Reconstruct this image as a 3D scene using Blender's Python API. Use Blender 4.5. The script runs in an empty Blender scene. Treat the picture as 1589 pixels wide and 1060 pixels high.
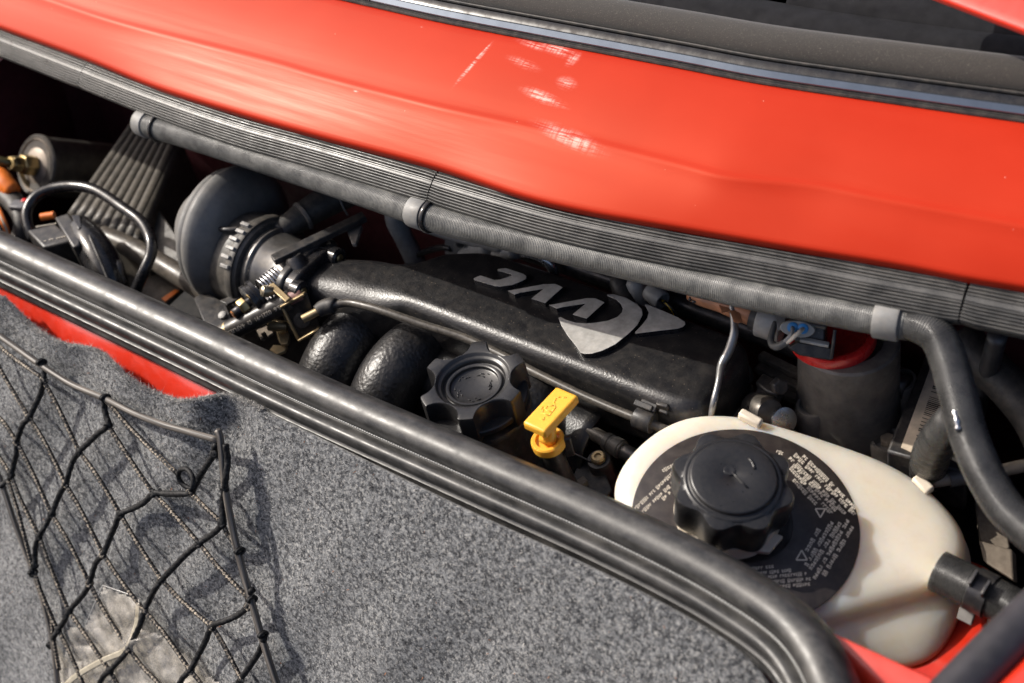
import bpy, bmesh, math, random
import numpy as np
from mathutils import Vector, Matrix

random.seed(7); np.random.seed(7)
scn = bpy.context.scene
COL = scn.collection
S = 0.01                     # every length below is in centimetres

# ------------------------------------------------------------------ camera
F_PX, CX, CY = 2207.0, 794.5, 530.0          # focal length in photo pixels (50 mm on 36 mm film)
ax = np.array([.78, .302, -.547]); ax /= np.linalg.norm(ax)
dn = np.array([.1923, .7177, .67]); dn -= dn.dot(ax) * ax; dn /= np.linalg.norm(dn)
RW = np.array([ax, np.cross(ax, dn), -dn])   # car axes: X across the car, Y forward, Z up
CAM = -RW @ np.array([0, 0, 82.0])
cam_d = bpy.data.cameras.new('camera'); cam = bpy.data.objects.new('camera', cam_d); COL.objects.link(cam)
cam_d.sensor_width = 36; cam_d.lens = F_PX / 1589 * 36
cam_d.clip_start = .01; cam_d.clip_end = 50
m3 = Matrix(((RW[0, 0], -RW[0, 1], -RW[0, 2]), (RW[1, 0], -RW[1, 1], -RW[1, 2]), (RW[2, 0], -RW[2, 1], -RW[2, 2])))
cam.matrix_world = Matrix.Translation(Vector(CAM) * S) @ m3.to_4x4()
cam_d.dof.use_dof = True; cam_d.dof.focus_distance = .80; cam_d.dof.aperture_fstop = 8.0
scn.camera = cam

# ------------------------------------------------------------------ light
SUN_EL, SUN_AZ = math.radians(44), math.radians(197)      # azimuth from +X, counter-clockwise
sd = Vector((math.cos(SUN_EL) * math.cos(SUN_AZ), math.cos(SUN_EL) * math.sin(SUN_AZ), math.sin(SUN_EL)))
world = bpy.data.worlds.new('World'); scn.world = world; world.use_nodes = True
nt = world.node_tree; nt.nodes.clear()
wo = nt.nodes.new('ShaderNodeOutputWorld'); wb = nt.nodes.new('ShaderNodeBackground'); sky = nt.nodes.new('ShaderNodeTexSky')
sky.sky_type = 'NISHITA'; sky.sun_disc = False; sky.sun_elevation = SUN_EL
sky.sun_rotation = math.pi / 2 - SUN_AZ
sky.air_density = 0.7; sky.dust_density = 5.0; sky.ozone_density = 0.5
wb.inputs['Strength'].default_value = 0.15
nt.links.new(sky.outputs[0], wb.inputs[0]); nt.links.new(wb.outputs[0], wo.inputs[0])
sl = bpy.data.lights.new('sun', 'SUN'); sl.energy = 3.8; sl.angle = math.radians(.55); sl.color = (1, .95, .87)
so = bpy.data.objects.new('sun', sl); COL.objects.link(so)
so.rotation_euler = sd.to_track_quat('Z', 'Y').to_euler()
vs = scn.view_settings; vs.view_transform = 'Standard'; vs.look = 'None'; vs.exposure = 0.25; vs.gamma = 1; vs.use_curve_mapping = False
scn.cycles.max_bounces = 8; scn.cycles.transparent_max_bounces = 12
scn.cycles.caustics_reflective = False; scn.cycles.caustics_refractive = False
scn.cycles.use_denoising = True

# ------------------------------------------------------------------ geometry helpers
def ray(px, py): return RW @ np.array([(px - CX) / F_PX, (py - CY) / F_PX, 1.0])
def U(px, py, z=0.):                         # where the sight line through a photo point meets height z
    d = ray(px, py); return CAM + d * ((z - CAM[2]) / d[2])
def W(px, py, y):
    d = ray(px, py); return CAM + d * ((y - CAM[1]) / d[1])
def K(px, py, p, n):
    d = ray(px, py); n = np.asarray(n, float); return CAM + d * (n.dot(np.asarray(p) - CAM) / n.dot(d))
def unit(v): v = np.asarray(v, float); return v / np.linalg.norm(v)
V3 = lambda *a: np.array(a, float)
PXC = lambda p: F_PX / (RW.T @ (np.asarray(p) - CAM))[2]   # photo pixels per centimetre at a point

def catmull(P, step):
    P = np.asarray(P, float)
    if len(P) < 3: 
        n = max(2, int(np.linalg.norm(P[-1] - P[0]) / step) + 1)
        t = np.linspace(0, 1, n)[:, None]; return P[0] * (1 - t) + P[-1] * t
    Q = np.vstack([2 * P[0] - P[1], P, 2 * P[-1] - P[-2]])
    out = []
    for i in range(1, len(Q) - 2):
        p0, p1, p2, p3 = Q[i - 1:i + 3]
        n = max(2, int(np.linalg.norm((p2 - p1)[:3]) / step) + 1)
        for k in range(n):
            t = k / n
            out.append(.5 * (2 * p1 + (p2 - p0) * t + (2 * p0 - 5 * p1 + 4 * p2 - p3) * t * t + (3 * p1 - p0 - 3 * p2 + p3) * t ** 3))
    out.append(Q[-2]); return np.array(out)

BASE = {}
def _link(o, parent, base):
    COL.objects.link(o); BASE[o.name] = base
    if parent is not None: o.parent = parent
    return o
def thing(name, label, cat, base, group=None):
    o = bpy.data.objects.new(name, None); o.empty_display_size = .01
    o.location = Vector(base) * S; _link(o, None, np.asarray(base, float))
    o['label'] = label; o['category'] = cat
    if group: o['group'] = group
    return o
def tag(o, label, cat, group=None):
    o['label'] = label; o['category'] = cat
    if group: o['group'] = group
    return o
def mk(name, geo, mat, parent=None, smooth=35, bevel=0, bseg=2, subsurf=0, solid=0, solid_off=-1, kind=None):
    v, f = geo[0], geo[1]; uv = geo[2] if len(geo) > 2 else None
    v = np.asarray(v, float)
    base = BASE[parent.name] if parent is not None else V3(v[:, 0].mean(), v[:, 1].mean(), v[:, 2].min())
    me = bpy.data.meshes.new(name)
    me.from_pydata([tuple(p) for p in (v - base) * S], [], [tuple(q) for q in f])
    if uv is not None:
        ul = me.uv_layers.new(name='UVMap'); k = 0
        flat = np.array([c for q in uv for c in q], dtype=np.float32).ravel()
        ul.data.foreach_set('uv', flat)
    mats = mat if isinstance(mat, (list, tuple)) else [mat]
    for m in mats: me.materials.append(m)
    if smooth:
        me.polygons.foreach_set('use_smooth', [True] * len(me.polygons))
        if smooth < 170: me.set_sharp_from_angle(angle=math.radians(smooth))
    me.update()
    o = bpy.data.objects.new(name, me)
    if parent is None: o.location = Vector(base) * S
    _link(o, parent, base)
    if solid:
        m = o.modifiers.new('solid', 'SOLIDIFY'); m.thickness = solid * S; m.offset = solid_off
    if bevel:
        m = o.modifiers.new('bevel', 'BEVEL'); m.width = bevel * S; m.segments = bseg; m.limit_method = 'ANGLE'; m.angle_limit = math.radians(35)
        m.harden_normals = False
    if subsurf:
        m = o.modifiers.new('subd', 'SUBSURF'); m.levels = subsurf; m.render_levels = subsurf
    if kind: o['kind'] = kind
    return o
def join(*gs):
    v, f, uv = [], [], []; n = 0; has = all(len(g) > 2 for g in gs)
    for g in gs:
        v.append(np.asarray(g[0], float)); f += [tuple(i + n for i in q) for q in g[1]]; n += len(g[0])
        if has: uv += g[2]
    return (np.vstack(v), f, uv) if has else (np.vstack(v), f)

def frames(P, up=None):
    P = np.asarray(P, float); n = len(P)
    T = np.gradient(P, axis=0); T /= np.linalg.norm(T, axis=1)[:, None] + 1e-12
    Ss, Us = [], []
    if up is not None:
        for t in T:
            s = np.cross(t, up); s /= np.linalg.norm(s) + 1e-12; Ss.append(s); Us.append(np.cross(s, t))
    else:
        r = V3(0, 0, 1) if abs(T[0][2]) < .9 else V3(1, 0, 0)
        s = unit(np.cross(T[0], r))
        for t in T:
            s = s - t * s.dot(t); s /= np.linalg.norm(s) + 1e-12; Ss.append(s); Us.append(np.cross(s, t))
    return T, np.array(Ss), np.array(Us)
def grid_faces(m, n, wrap):
    f = []
    for i in range(m - 1):
        for j in range(n if wrap else n - 1):
            k = (j + 1) % n; f.append((i * n + j, i * n + k, (i + 1) * n + k, (i + 1) * n + j))
    return f
def sweep(profile, path, up=(0, 0, 1), closed=False, caps=True, scale=None):
    """profile (a along side = tangent x up, b along up)"""
    T, Sd, Up = frames(path, None if up is None else np.array(up, float)); n = len(profile); v = []
    L = np.concatenate([[0], np.cumsum(np.linalg.norm(np.diff(path, axis=0), axis=1))])
    pl = np.concatenate([[0], np.cumsum(np.linalg.norm(np.diff(np.asarray(profile), axis=0), axis=1))])
    for i, p in enumerate(path):
        k = 1 if scale is None else scale[i]
        for a, b in profile: v.append(p + k * (Sd[i] * a + Up[i] * b))
    f = grid_faces(len(path), n, closed); uv = []
    for i in range(len(path) - 1):
        for j in range(n if closed else n - 1):
            u1 = pl[j + 1] if j + 1 < n else pl[-1] + .1
            uv.append([(pl[j], L[i]), (u1, L[i]), (u1, L[i + 1]), (pl[j], L[i + 1])])
    if caps:
        f.append(tuple(range(n - 1, -1, -1))); uv.append([(0, 0)] * n)
        f.append(tuple((len(path) - 1) * n + j for j in range(n))); uv.append([(0, 0)] * n)
    return np.array(v), f, uv
def tube(pts, r, n=12, step=.5, caps=True, rfun=None):
    """r scalar or one radius per control point; rfun(length) multiplies"""
    P = np.asarray(pts, float)
    rr = np.full(len(P), r, float) if np.isscalar(r) else np.asarray(r, float)
    Q = catmull(np.hstack([P, rr[:, None]]), step)
    P, rr = Q[:, :3], Q[:, 3]
    L = np.concatenate([[0], np.cumsum(np.linalg.norm(np.diff(P, axis=0), axis=1))])
    T, Sd, Up = frames(P); v = []
    for i, p in enumerate(P):
        for j in range(n):
            a = 2 * math.pi * j / n; k = rr[i] * (rfun(L[i], a) if rfun else 1)
            v.append(p + k * (Sd[i] * math.cos(a) + Up[i] * math.sin(a)))
    f = grid_faces(len(P), n, True); uv = []
    for i in range(len(P) - 1):
        for j in range(n):
            uv.append([(j / n, L[i]), ((j + 1) / n, L[i]), ((j + 1) / n, L[i + 1]), (j / n, L[i + 1])])
    if caps:
        f.append(tuple(range(n - 1, -1, -1))); uv.append([(0, 0)] * n)
        f.append(tuple((len(P) - 1) * n + j for j in range(n))); uv.append([(0, 0)] * n)
    return np.array(v), f, uv
def axes_of(axis, ref=None):
    w = unit(axis); r = V3(1, 0, 0) if ref is None else np.asarray(ref, float)
    if abs(w.dot(unit(r))) > .95: r = V3(0, 1, 0)
    u = unit(r - w * r.dot(w)); return u, np.cross(w, u), w
def lathe(prof, o, axis=(0, 0, 1), n=48, rfun=None, ref=None, arc=None):
    """prof: list of (radius, height[, weight of rfun])"""
    u, v_, w = axes_of(axis, ref); o = np.asarray(o, float); v = []
    for q in prof:
        r, h = q[0], q[1]; k = q[2] if len(q) > 2 else 0
        for j in range(n):
            a = 2 * math.pi * j / n
            rr = r + (k * rfun(a) if rfun else 0)
            v.append(o + rr * (u * math.cos(a) + v_ * math.sin(a)) + w * h)
    f = grid_faces(len(prof), n, True)
    if prof[0][0] > 1e-6: f.append(tuple(range(n - 1, -1, -1)))
    if prof[-1][0] > 1e-6: f.append(tuple((len(prof) - 1) * n + j for j in range(n)))
    return np.array(v), f
def prism(top, vec):
    top = np.asarray(top, float); n = len(top); v = np.vstack([top, top + np.asarray(vec, float)])
    f = [tuple(range(n)), tuple(range(2 * n - 1, n - 1, -1))]
    for i in range(n): j = (i + 1) % n; f.append((i, n + i, n + j, j))
    g = bmesh.new(); vv = [g.verts.new(p) for p in v]
    for q in f: g.faces.new([vv[i] for i in q])
    bmesh.ops.recalc_face_normals(g, faces=g.faces); g.verts.ensure_lookup_table(); g.verts.index_update()
    f = [tuple(x.index for x in q.verts) for q in g.faces]; v = np.array([x.co[:] for x in g.verts]); g.free()
    return v, f
def box(c, size, u=(1, 0, 0), v=(0, 1, 0)):
    u = unit(u); v = unit(np.asarray(v, float) - u * np.dot(u, v)); w = np.cross(u, v); c = np.asarray(c, float)
    a, b, d = [x / 2 for x in size]; P = []
    for k in (-1, 1):
        for s, t in ((-1, -1), (1, -1), (1, 1), (-1, 1)): P.append(c + u * a * s + v * b * t + w * d * k)
    return np.array(P), [(3, 2, 1, 0), (4, 5, 6, 7), (0, 1, 5, 4), (1, 2, 6, 5), (2, 3, 7, 6), (3, 0, 4, 7)]
def hexbolt(p, axis, r=.4, h=.35, ref=None):
    return lathe([(r * .88, h), (r, h * .8), (r, 0)][::-1], p, axis, 6, ref=ref)
def washer(p, axis, r=.55, h=.1): return lathe([(r, 0), (r, h * .6), (r * .92, h), (.05, h)], p, axis, 24)
def smoothpoly(pts, n=4):
    P = np.asarray(pts, float); m = len(P); out = []
    for i in range(m):
        p0, p1, p2, p3 = P[i - 1], P[i], P[(i + 1) % m], P[(i + 2) % m]
        for k in range(n):
            t = k / n
            out.append(.5 * (2 * p1 + (p2 - p0) * t + (2 * p0 - 5 * p1 + 4 * p2 - p3) * t * t + (3 * p1 - p0 - 3 * p2 + p3) * t ** 3))
    return np.array(out)

# ------------------------------------------------------------------ materials
MATS = {}
class N:
    def __init__(s, name):
        s.m = bpy.data.materials.new(name); s.m.use_nodes = True; s.t = s.m.node_tree; s.t.nodes.clear()
        s.out = s.t.nodes.new('ShaderNodeOutputMaterial'); s.b = s.t.nodes.new('ShaderNodeBsdfPrincipled')
        s.t.links.new(s.b.outputs[0], s.out.inputs[0]); MATS[name] = s.m
        s.tc = s.t.nodes.new('ShaderNodeTexCoord')
    def n(s, kind, **kw):
        x = s.t.nodes.new('ShaderNode' + kind)
        for k, v in kw.items():
            if k in x.inputs.keys(): x.inputs[k].default_value = v
            else: setattr(x, k, v)
        return x
    def l(s, a, b): s.t.links.new(a, b)
    def co(s, scale=100, src='Object'):
        mp = s.n('Mapping'); s.l(s.tc.outputs[src], mp.inputs['Vector'])
        mp.inputs['Scale'].default_value = (scale,) * 3 if np.isscalar(scale) else scale
        return mp.outputs[0]
    def noise(s, scale, detail=4, rough=.55, vec=None, dist=0):
        x = s.n('TexNoise', Scale=scale, Detail=detail, Roughness=rough, Distortion=dist)
        s.l(vec if vec is not None else s.co(), x.inputs['Vector']); return x.outputs['Fac']
    def ramp(s, fac, stops, interp='LINEAR'):
        r = s.n('ValToRGB'); r.color_ramp.interpolation = interp; e = r.color_ramp.elements
        while len(e) < len(stops): e.new(.5)
        for k, (p, c) in enumerate(stops):
            e[k].position = p; e[k].color = (c, c, c, 1) if np.isscalar(c) else (*c, 1)
        s.l(fac, r.inputs[0]); return r.outputs[0]
    def mix(s, fac, a, b, blend='MIX'):
        x = s.n('MixRGB'); x.blend_type = blend
        for k, v in ((0, fac), (1, a), (2, b)):
            if hasattr(v, 'is_output'): s.l(v, x.inputs[k])
            else: x.inputs[k].default_value = v if k == 0 else (*v, 1)
        return x.outputs[0]
    def math(s, op, a, b=0.):
        x = s.n('Math'); x.operation = op
        for k, v in ((0, a), (1, b)):
            if hasattr(v, 'is_output'): s.l(v, x.inputs[k])
            else: x.inputs[k].default_value = v
        return x.outputs[0]
    def bump(s, h, strength=.3, dist=.05, prev=None):
        x = s.n('Bump', Strength=strength, Distance=dist * S); s.l(h, x.inputs['Height'])
        if prev is not None: s.l(prev, x.inputs['Normal'])
        return x.outputs[0]
    def set(s, **kw):
        for k, v in kw.items():
            k = k.replace('_', ' ')
            if hasattr(v, 'is_output'): s.l(v, s.b.inputs[k])
            else: s.b.inputs[k].default_value = (*v, 1) if (isinstance(v, tuple) and len(v) == 3 and s.b.inputs[k].type == 'RGBA') else v
def M(name, col, rough=.5, metal=0., var=.3, vs=.8, bump=0., bs=6., bd=.03, dust=0., dcol=(.32, .27, .21), speck=0., coat=0., crough=.1, spec=.5, rvar=.12):
    if name in MATS: return MATS[name]
    k = N(name); c0 = tuple(x * (1 - var) for x in col); c1 = tuple(min(1, x * (1 + var)) for x in col)
    nz = k.noise(vs, 5, .6)
    c = k.mix(k.ramp(nz, [(.3, 0.), (.7, 1.)]), c0, c1)
    if dust:
        d = k.ramp(k.noise(vs * 2.3, 6, .7), [(.42, 0.), (.8, dust)])
        c = k.mix(d, c, dcol)
    if speck:
        vo = k.n('TexVoronoi', Scale=2.6); k.l(k.co(), vo.inputs['Vector'])
        wn = k.ramp(vo.outputs['Color'], [(.55, 0.), (.6, 1.)])
        sp = k.ramp(vo.outputs['Distance'], [(.05, 1.), (.075, 0.)])
        c = k.mix(k.math('MULTIPLY', k.math('MULTIPLY', sp, wn), speck), c, (.45, .38, .3))
    rr = k.ramp(k.noise(vs * 1.7, 4, .6), [(.3, max(.02, rough - rvar)), (.7, min(1, rough + rvar))])
    k.set(Base_Color=c, Roughness=rr, Metallic=metal, Coat_Weight=coat, Coat_Roughness=crough, Specular_IOR_Level=spec)
    if bump: k.set(Normal=k.bump(k.noise(bs, 5, .6), bump, bd))
    return k.m

black_plastic = M('black_plastic', (.018, .018, .020), .42, dust=.22, bump=.25, bs=14, speck=.6)
cap_plastic = M('cap_plastic', (.017, .017, .018), .33, var=.12, bump=.3, bs=30, bd=.01, dust=.05, vs=2.5, rvar=.06)
gloss_black = M('gloss_black_rubber', (.012, .012, .014), .22, dust=.08)
soft_black = M('soft_black_rubber', (.03, .029, .029), .55, dust=.25)
dark_steel = M('dark_steel', (.05, .05, .055), .38, .6, dust=.3)
steel = M('bright_steel', (.55, .55, .56), .28, 1., dust=.2)
alu = M('cast_aluminium', (.30, .295, .285), .62, .35, bump=.5, bs=22, bd=.012, dust=.25)
alu_dark = M('dark_cast_aluminium', (.14, .13, .12), .6, .3, bump=.5, bs=22, bd=.012, dust=.3)
brass = M('brass', (.50, .37, .17), .36, .9, dust=.35)
yellow_zinc = M('yellow_zinc', (.40, .30, .16), .42, .6, dust=.4)
copper_m = M('copper', (.60, .26, .10), .35, .9, dust=.2)
duct_m = M('duct_plastic', (.055, .052, .048), .5, dust=.35, bump=.2, bs=9)
duct_grey = M('duct_grey_rubber', (.14, .138, .134), .55, var=.2, dust=.2, bump=.2, bs=9)
letter_m = M('letter_metal', (.42, .41, .39), .5, .1, bump=.3, bs=40, bd=.008, dust=.35, vs=1.5)
orange_m = M('orange_plastic', (.85, .20, .03), .4)
tape_m = M('copper_tape', (.46, .20, .10), .45, dust=.15)
grey_plastic = M('grey_plastic', (.32, .32, .31), .45, dust=.2)
white_plastic = M('pale_plastic', (.62, .55, .45), .5, dust=.3)
red_rubber = M('red_rubber', (.62, .02, .02), .3, dust=.05, coat=.4)
blue_plug = M('blue_plug', (.03, .22, .55), .4)
filter_m = M('filter_can', (.065, .058, .052), .5, .2, dust=.3, bump=.15, bs=9)
filter_face = M('filter_face', (.24, .20, .165), .55, .4, dust=.3)
box_m = M('ribbed_box_plastic', (.075, .068, .058), .5, dust=.3)
dusty = M('dusty_bracket', (.13, .105, .08), .75, dust=.5, bump=.4, bs=18)
bay_dark = M('bay_black', (.008, .008, .010), .7, dust=.1)
letter_print = M('pale_print', (.60, .54, .45), .6, var=.1)

def mk_red():
    k = N('red_paint')
    c = k.mix(k.ramp(k.noise(.25, 3, .5), [(.3, 0.), (.7, 1.)]), (.42, .023, .009), (.45, .027, .011))
    # scuff marks: worn streaks through the lacquer where something has rubbed, around X 1..10 cm of the panel
    # (ellipses laid on the panel: photo centre, half length along X, half length along Y, strength)
    msk = None
    for px, py, rx, ry, amp in [(868, 97, 2.0, .55, .9), (830, 90, 1.6, .35, .6), (842, 147, 2.2, .42, 1.), (878, 190, 3.2, .62, .85), (733, 107, .22, 1.9, 1.), (750, 95, .13, 1.2, .9), (893, 110, .5, .7, .7), (815, 110, 1.6, .4, .55), (880, 135, .9, .5, .7), (545, 118, .35, .1, .8), (660, 60, .15, .1, .9)]:
        c_ = (U(px, py, 12.0) - V3(0, 5, 8)) * S
        mp = k.n('Mapping'); mp.vector_type = 'TEXTURE'; k.l(k.tc.outputs['Object'], mp.inputs['Vector'])
        mp.inputs['Location'].default_value = tuple(c_); mp.inputs['Scale'].default_value = (rx * S, ry * S, 10.)
        mp.inputs['Rotation'].default_value = (0, 0, -.10 if rx > ry else -.25)
        g = k.n('TexGradient'); g.gradient_type = 'QUADRATIC_SPHERE'; k.l(mp.outputs[0], g.inputs[0])
        q = k.math('MULTIPLY', g.outputs['Fac'], amp * 2.2)
        msk = q if msk is None else k.math('MAXIMUM', msk, q)
    st = k.noise(1.0, 6, .75, k.co((60, 900, 900)), 0)
    st2 = k.noise(1.0, 3, .6, k.co((700, 60, 60)))
    sc = k.math('MULTIPLY', k.ramp(st, [(.42, 0.), (.6, 1.)]), k.ramp(st2, [(.35, .25), (.6, 1.)]))
    sc = k.math('MINIMUM', k.math('MULTIPLY', k.math('MULTIPLY', sc, msk), 1.5), 1.)
    c = k.mix(k.math('MULTIPLY', sc, .62), c, (.95, .62, .55))
    vo = k.n('TexVoronoi', Scale=.9); k.l(k.co(), vo.inputs['Vector'])
    sp = k.math('MULTIPLY', k.ramp(vo.outputs['Distance'], [(.018, 1.), (.03, 0.)]), k.ramp(vo.outputs['Color'], [(.5, 0.), (.55, .8)]))
    c = k.mix(sp, c, (.85, .45, .36))
    swirl = k.noise(1.0, 5, .7, k.co((4, 160, 160)))
    k.set(Base_Color=c, Roughness=k.ramp(swirl, [(.3, .40), (.7, .52)]), Specular_IOR_Level=.24, Specular_Tint=(1., .42, .16),
          Coat_Weight=.06, Coat_Roughness=k.ramp(swirl, [(.35, .28), (.7, .42)]))
    k.set(Coat_Normal=k.bump(k.noise(60, 2, .5), .02, .008))
    return k.m
red_paint = mk_red()
bay_red_shaded = M('bay_red_paint_shaded', (.085, .018, .024), .5, var=.25, dust=.05)  # body red made darker; the shade inside the bay is in the colour
red_plain = M('red_paint_plain', (.60, .026, .008), .4, var=.06, coat=.8, crough=.12)

def mk_crinkle(nm='crinkle_black', bsc=9., bst=.55, bdi=.035):
    k = N(nm)
    c = k.mix(k.ramp(k.noise(.7, 5), [(.3, 0.), (.7, 1.)]), (.010, .010, .0115), (.020, .0195, .020))
    vo = k.n('TexVoronoi', Scale=4.6); k.l(k.co(), vo.inputs['Vector'])
    sp = k.math('MULTIPLY', k.ramp(vo.outputs['Distance'], [(.06, 1.), (.11, 0.)]), k.ramp(vo.outputs['Color'], [(.4, 0.), (.6, .7)]))
    c = k.mix(sp, c, (.42, .33, .24))
    du = k.ramp(k.noise(1.4, 6, .7), [(.45, 0.), (.8, .07)]); c = k.mix(du, c, (.3, .25, .2))
    v2 = k.n('TexVoronoi', Scale=bsc, feature='SMOOTH_F1'); k.l(k.co(), v2.inputs['Vector'])
    h = k.mix(.5, k.noise(bsc, 5, .6), v2.outputs['Distance'])
    k.set(Base_Color=c, Roughness=k.ramp(k.noise(2, 4), [(.3, .28), (.7, .40)]), Normal=k.bump(h, bst, bdi), Specular_IOR_Level=.5)
    return k.m
crinkle = mk_crinkle()
runner_m = mk_crinkle('runner_crinkle', 4.5, .8, .07)

def mk_seal(name, col, dust, rough=.42, stripes=False):
    k = N(name)
    c = k.mix(k.ramp(k.noise(.6, 5), [(.3, 0.), (.7, 1.)]), tuple(x * .75 for x in col), tuple(x * 1.2 for x in col))
    d = k.ramp(k.noise(1.0, 6, .7, k.co((60, 100, 100))), [(.4, 0.), (.8, dust)])
    c = k.mix(d, c, (.36, .34, .31))
    fine = k.ramp(k.noise(12, 4, .7), [(.55, 0.), (.75, dust * .6)]); c = k.mix(fine, c, (.42, .4, .37))
    k.set(Base_Color=c, Roughness=k.ramp(k.noise(1.5, 4), [(.3, rough - .1), (.7, rough + .12)]), Normal=k.bump(k.noise(26, 4), .2, .012))
    return k.m
seal_m = mk_seal('seal_rubber', (.024, .024, .024), .22, .38)
rib_m = mk_seal('ribbed_rubber', (.05, .049, .047), .28, .33)
hose_m = None
def mk_hose(name, col, dust, rough=.5, rings=6.):
    k = N(name)
    c = k.mix(k.ramp(k.noise(.8, 5), [(.3, 0.), (.7, 1.)]), tuple(x * .7 for x in col), tuple(x * 1.25 for x in col))
    d = k.ramp(k.noise(.9, 6, .65), [(.4, 0.), (.72, dust)]); c = k.mix(d, c, (.40, .39, .36))
    wv = k.n('TexWave', Scale=rings, Distortion=1.5, Detail=2.); wv.wave_type = 'BANDS'; wv.bands_direction = 'Y'
    mp = k.n('Mapping'); k.l(k.tc.outputs['UV'], mp.inputs[0]); mp.inputs['Scale'].default_value = (1.2, .5, 1); k.l(mp.outputs[0], wv.inputs['Vector'])
    k.set(Base_Color=c, Roughness=k.ramp(k.noise(1.5, 4), [(.3, rough - .1), (.7, rough + .12)]),
          Normal=k.bump(wv.outputs['Fac'], .5, .06, k.bump(k.noise(18, 4), .25, .015)))
    return k.m
hose_m = mk_hose('grey_hose_rubber', (.08, .08, .077), .36, .33)
hose_dark = mk_hose('dark_hose_rubber', (.03, .03, .03), .08, .28)
cable_m = M('cable_sheath', (.055, .050, .044), .36, dust=.25, vs=2.)

def mk_braid(name, dark, light, amt):
    k = N(name); mp = k.n('Mapping'); k.l(k.tc.outputs['UV'], mp.inputs[0]); mp.inputs['Scale'].default_value = (2., 2.6, 1); mp.inputs['Rotation'].default_value = (0, 0, .75)
    ch = k.n('TexChecker', Scale=2.2); k.l(mp.outputs[0], ch.inputs['Vector'])
    nz = k.ramp(k.noise(7, 3), [(.4, 0.), (.62, 1.)])
    c = k.mix(k.math('MULTIPLY', k.math('MULTIPLY', ch.outputs['Fac'], nz), amt), dark, light)
    k.set(Base_Color=c, Roughness=.6, Specular_IOR_Level=.25, Normal=k.bump(ch.outputs['Fac'], .5, .03))
    return k.m
braid_a = mk_braid('tan_flecked_braid', (.014, .014, .016), (.52, .44, .34), .9)
braid_b = mk_braid('black_braid', (.006, .006, .007), (.05, .05, .05), .5)
def mk_elastic():
    k = N('elastic_cord'); mp = k.n('Mapping'); k.l(k.tc.outputs['UV'], mp.inputs[0]); mp.inputs['Scale'].default_value = (9, .25, 1)
    wv = k.noise(1.0, 2, .5, mp.outputs[0])
    c = k.mix(k.ramp(wv, [(.38, 0.), (.62, 1.)]), (.030, .027, .025), (.16, .14, .12))
    k.set(Base_Color=c, Roughness=.5, Normal=k.bump(wv, .4, .04)); return k.m
elastic_m = mk_elastic()

def mk_carpet():
    k = N('grey_felt')
    a = k.noise(2.8, 6, .8); b = k.noise(6, 5, .78)
    c = k.mix(k.ramp(a, [(.42, 0.), (.57, 1.)]), (.022, .024, .029), (.205, .21, .215))
    c = k.mix(k.ramp(b, [(.52, 0.), (.62, .8)]), c, (.40, .39, .37))
    c = k.mix(k.ramp(b, [(.38, .8), (.47, 0.)]), c, (.015, .015, .018))
    k.set(Base_Color=c, Roughness=.95, Specular_IOR_Level=.1, Sheen_Weight=.25, Sheen_Roughness=.5,
          Normal=k.bump(k.mix(.5, a, b), .9, .10))
    return k.m
felt_m = mk_carpet()
fibre_mats = [M('fibre_dark', (.018, .018, .021), .8, var=.2), M('fibre_grey', (.13, .128, .125), .8, var=.2), M('fibre_pale', (.52, .50, .47), .8, var=.2), M('fibre_orange', (.45, .16, .05), .8)]

def mk_tank():
    k = N('tank_plastic')
    c = k.mix(k.ramp(k.noise(.28, 4), [(.3, 0.), (.75, 1.)]), (.70, .63, .52), (.77, .71, .62))
    d = k.ramp(k.noise(1.2, 6, .7), [(.48, 0.), (.8, .20)]); c = k.mix(d, c, (.50, .34, .18))
    sp = k.n('SeparateXYZ'); k.l(k.co(), sp.inputs[0])        # coolant standing inside shows through the wall
    lv_ = k.math('ADD', sp.outputs['Z'], k.math('MULTIPLY', k.noise(.5, 2), .25))
    c = k.mix(k.ramp(lv_, [(0., 1.), (1., 0.)]) if False else k.ramp(k.math('ADD', k.math('MULTIPLY', lv_, .2), -.22), [(.70, .6), (.80, 0.)]), c, (.50, .38, .17))
    k.set(Base_Color=c, Roughness=.38, Subsurface_Weight=1., Subsurface_Scale=.022, Normal=k.bump(k.noise(3, 3), .06, .04))
    k.b.inputs['Subsurface Radius'].default_value = (1., .72, .42)
    return k.m
tank_m = mk_tank()
tank_solid = M('tank_moulding', (.70, .62, .50), .45, var=.08)
disc_m = M('label_dark', (.030, .024, .023), .45, var=.25, dust=.1, bump=.05)
yellow_m = M('yellow_plastic', (.86, .45, .045), .42, var=.06, bump=.08, bs=20)
yellow_m.node_tree.nodes['Principled BSDF'].inputs['Subsurface Weight'].default_value = .25
yellow_m.node_tree.nodes['Principled BSDF'].inputs['Subsurface Scale'].default_value = .003

def mk_fabric():
    k = N('soft_top_cloth')
    w = k.n('TexWave', Scale=7., Distortion=.6); k.l(k.co(), w.inputs['Vector']); w.bands_direction = 'X'
    w2 = k.n('TexWave', Scale=7., Distortion=.6); k.l(k.co(), w2.inputs['Vector']); w2.bands_direction = 'DIAGONAL'
    h = k.mix(.5, w.outputs['Fac'], w2.outputs['Fac'])
    c = k.mix(k.ramp(h, [(.3, 0.), (.7, 1.)]), (.010, .009, .009), (.055, .047, .039))
    c = k.mix(k.ramp(k.noise(22, 3), [(.62, 0.), (.72, .6)]), c, (.3, .27, .22))
    k.set(Base_Color=c, Roughness=.85, Sheen_Weight=.25, Normal=k.bump(h, .4, .03)); return k.m
fabric_m = mk_fabric()
fold_shade_m = M('soft_top_cloth_shaded', (.012, .012, .014), .9, bump=.4, bs=25, bd=.02, spec=.2)  # darker copy of the cloth; shade between the folds put into its colour
chrome_m = M('dark_bright_trim', (.16, .19, .23), .16, .85, var=.08, rvar=.04)

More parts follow.
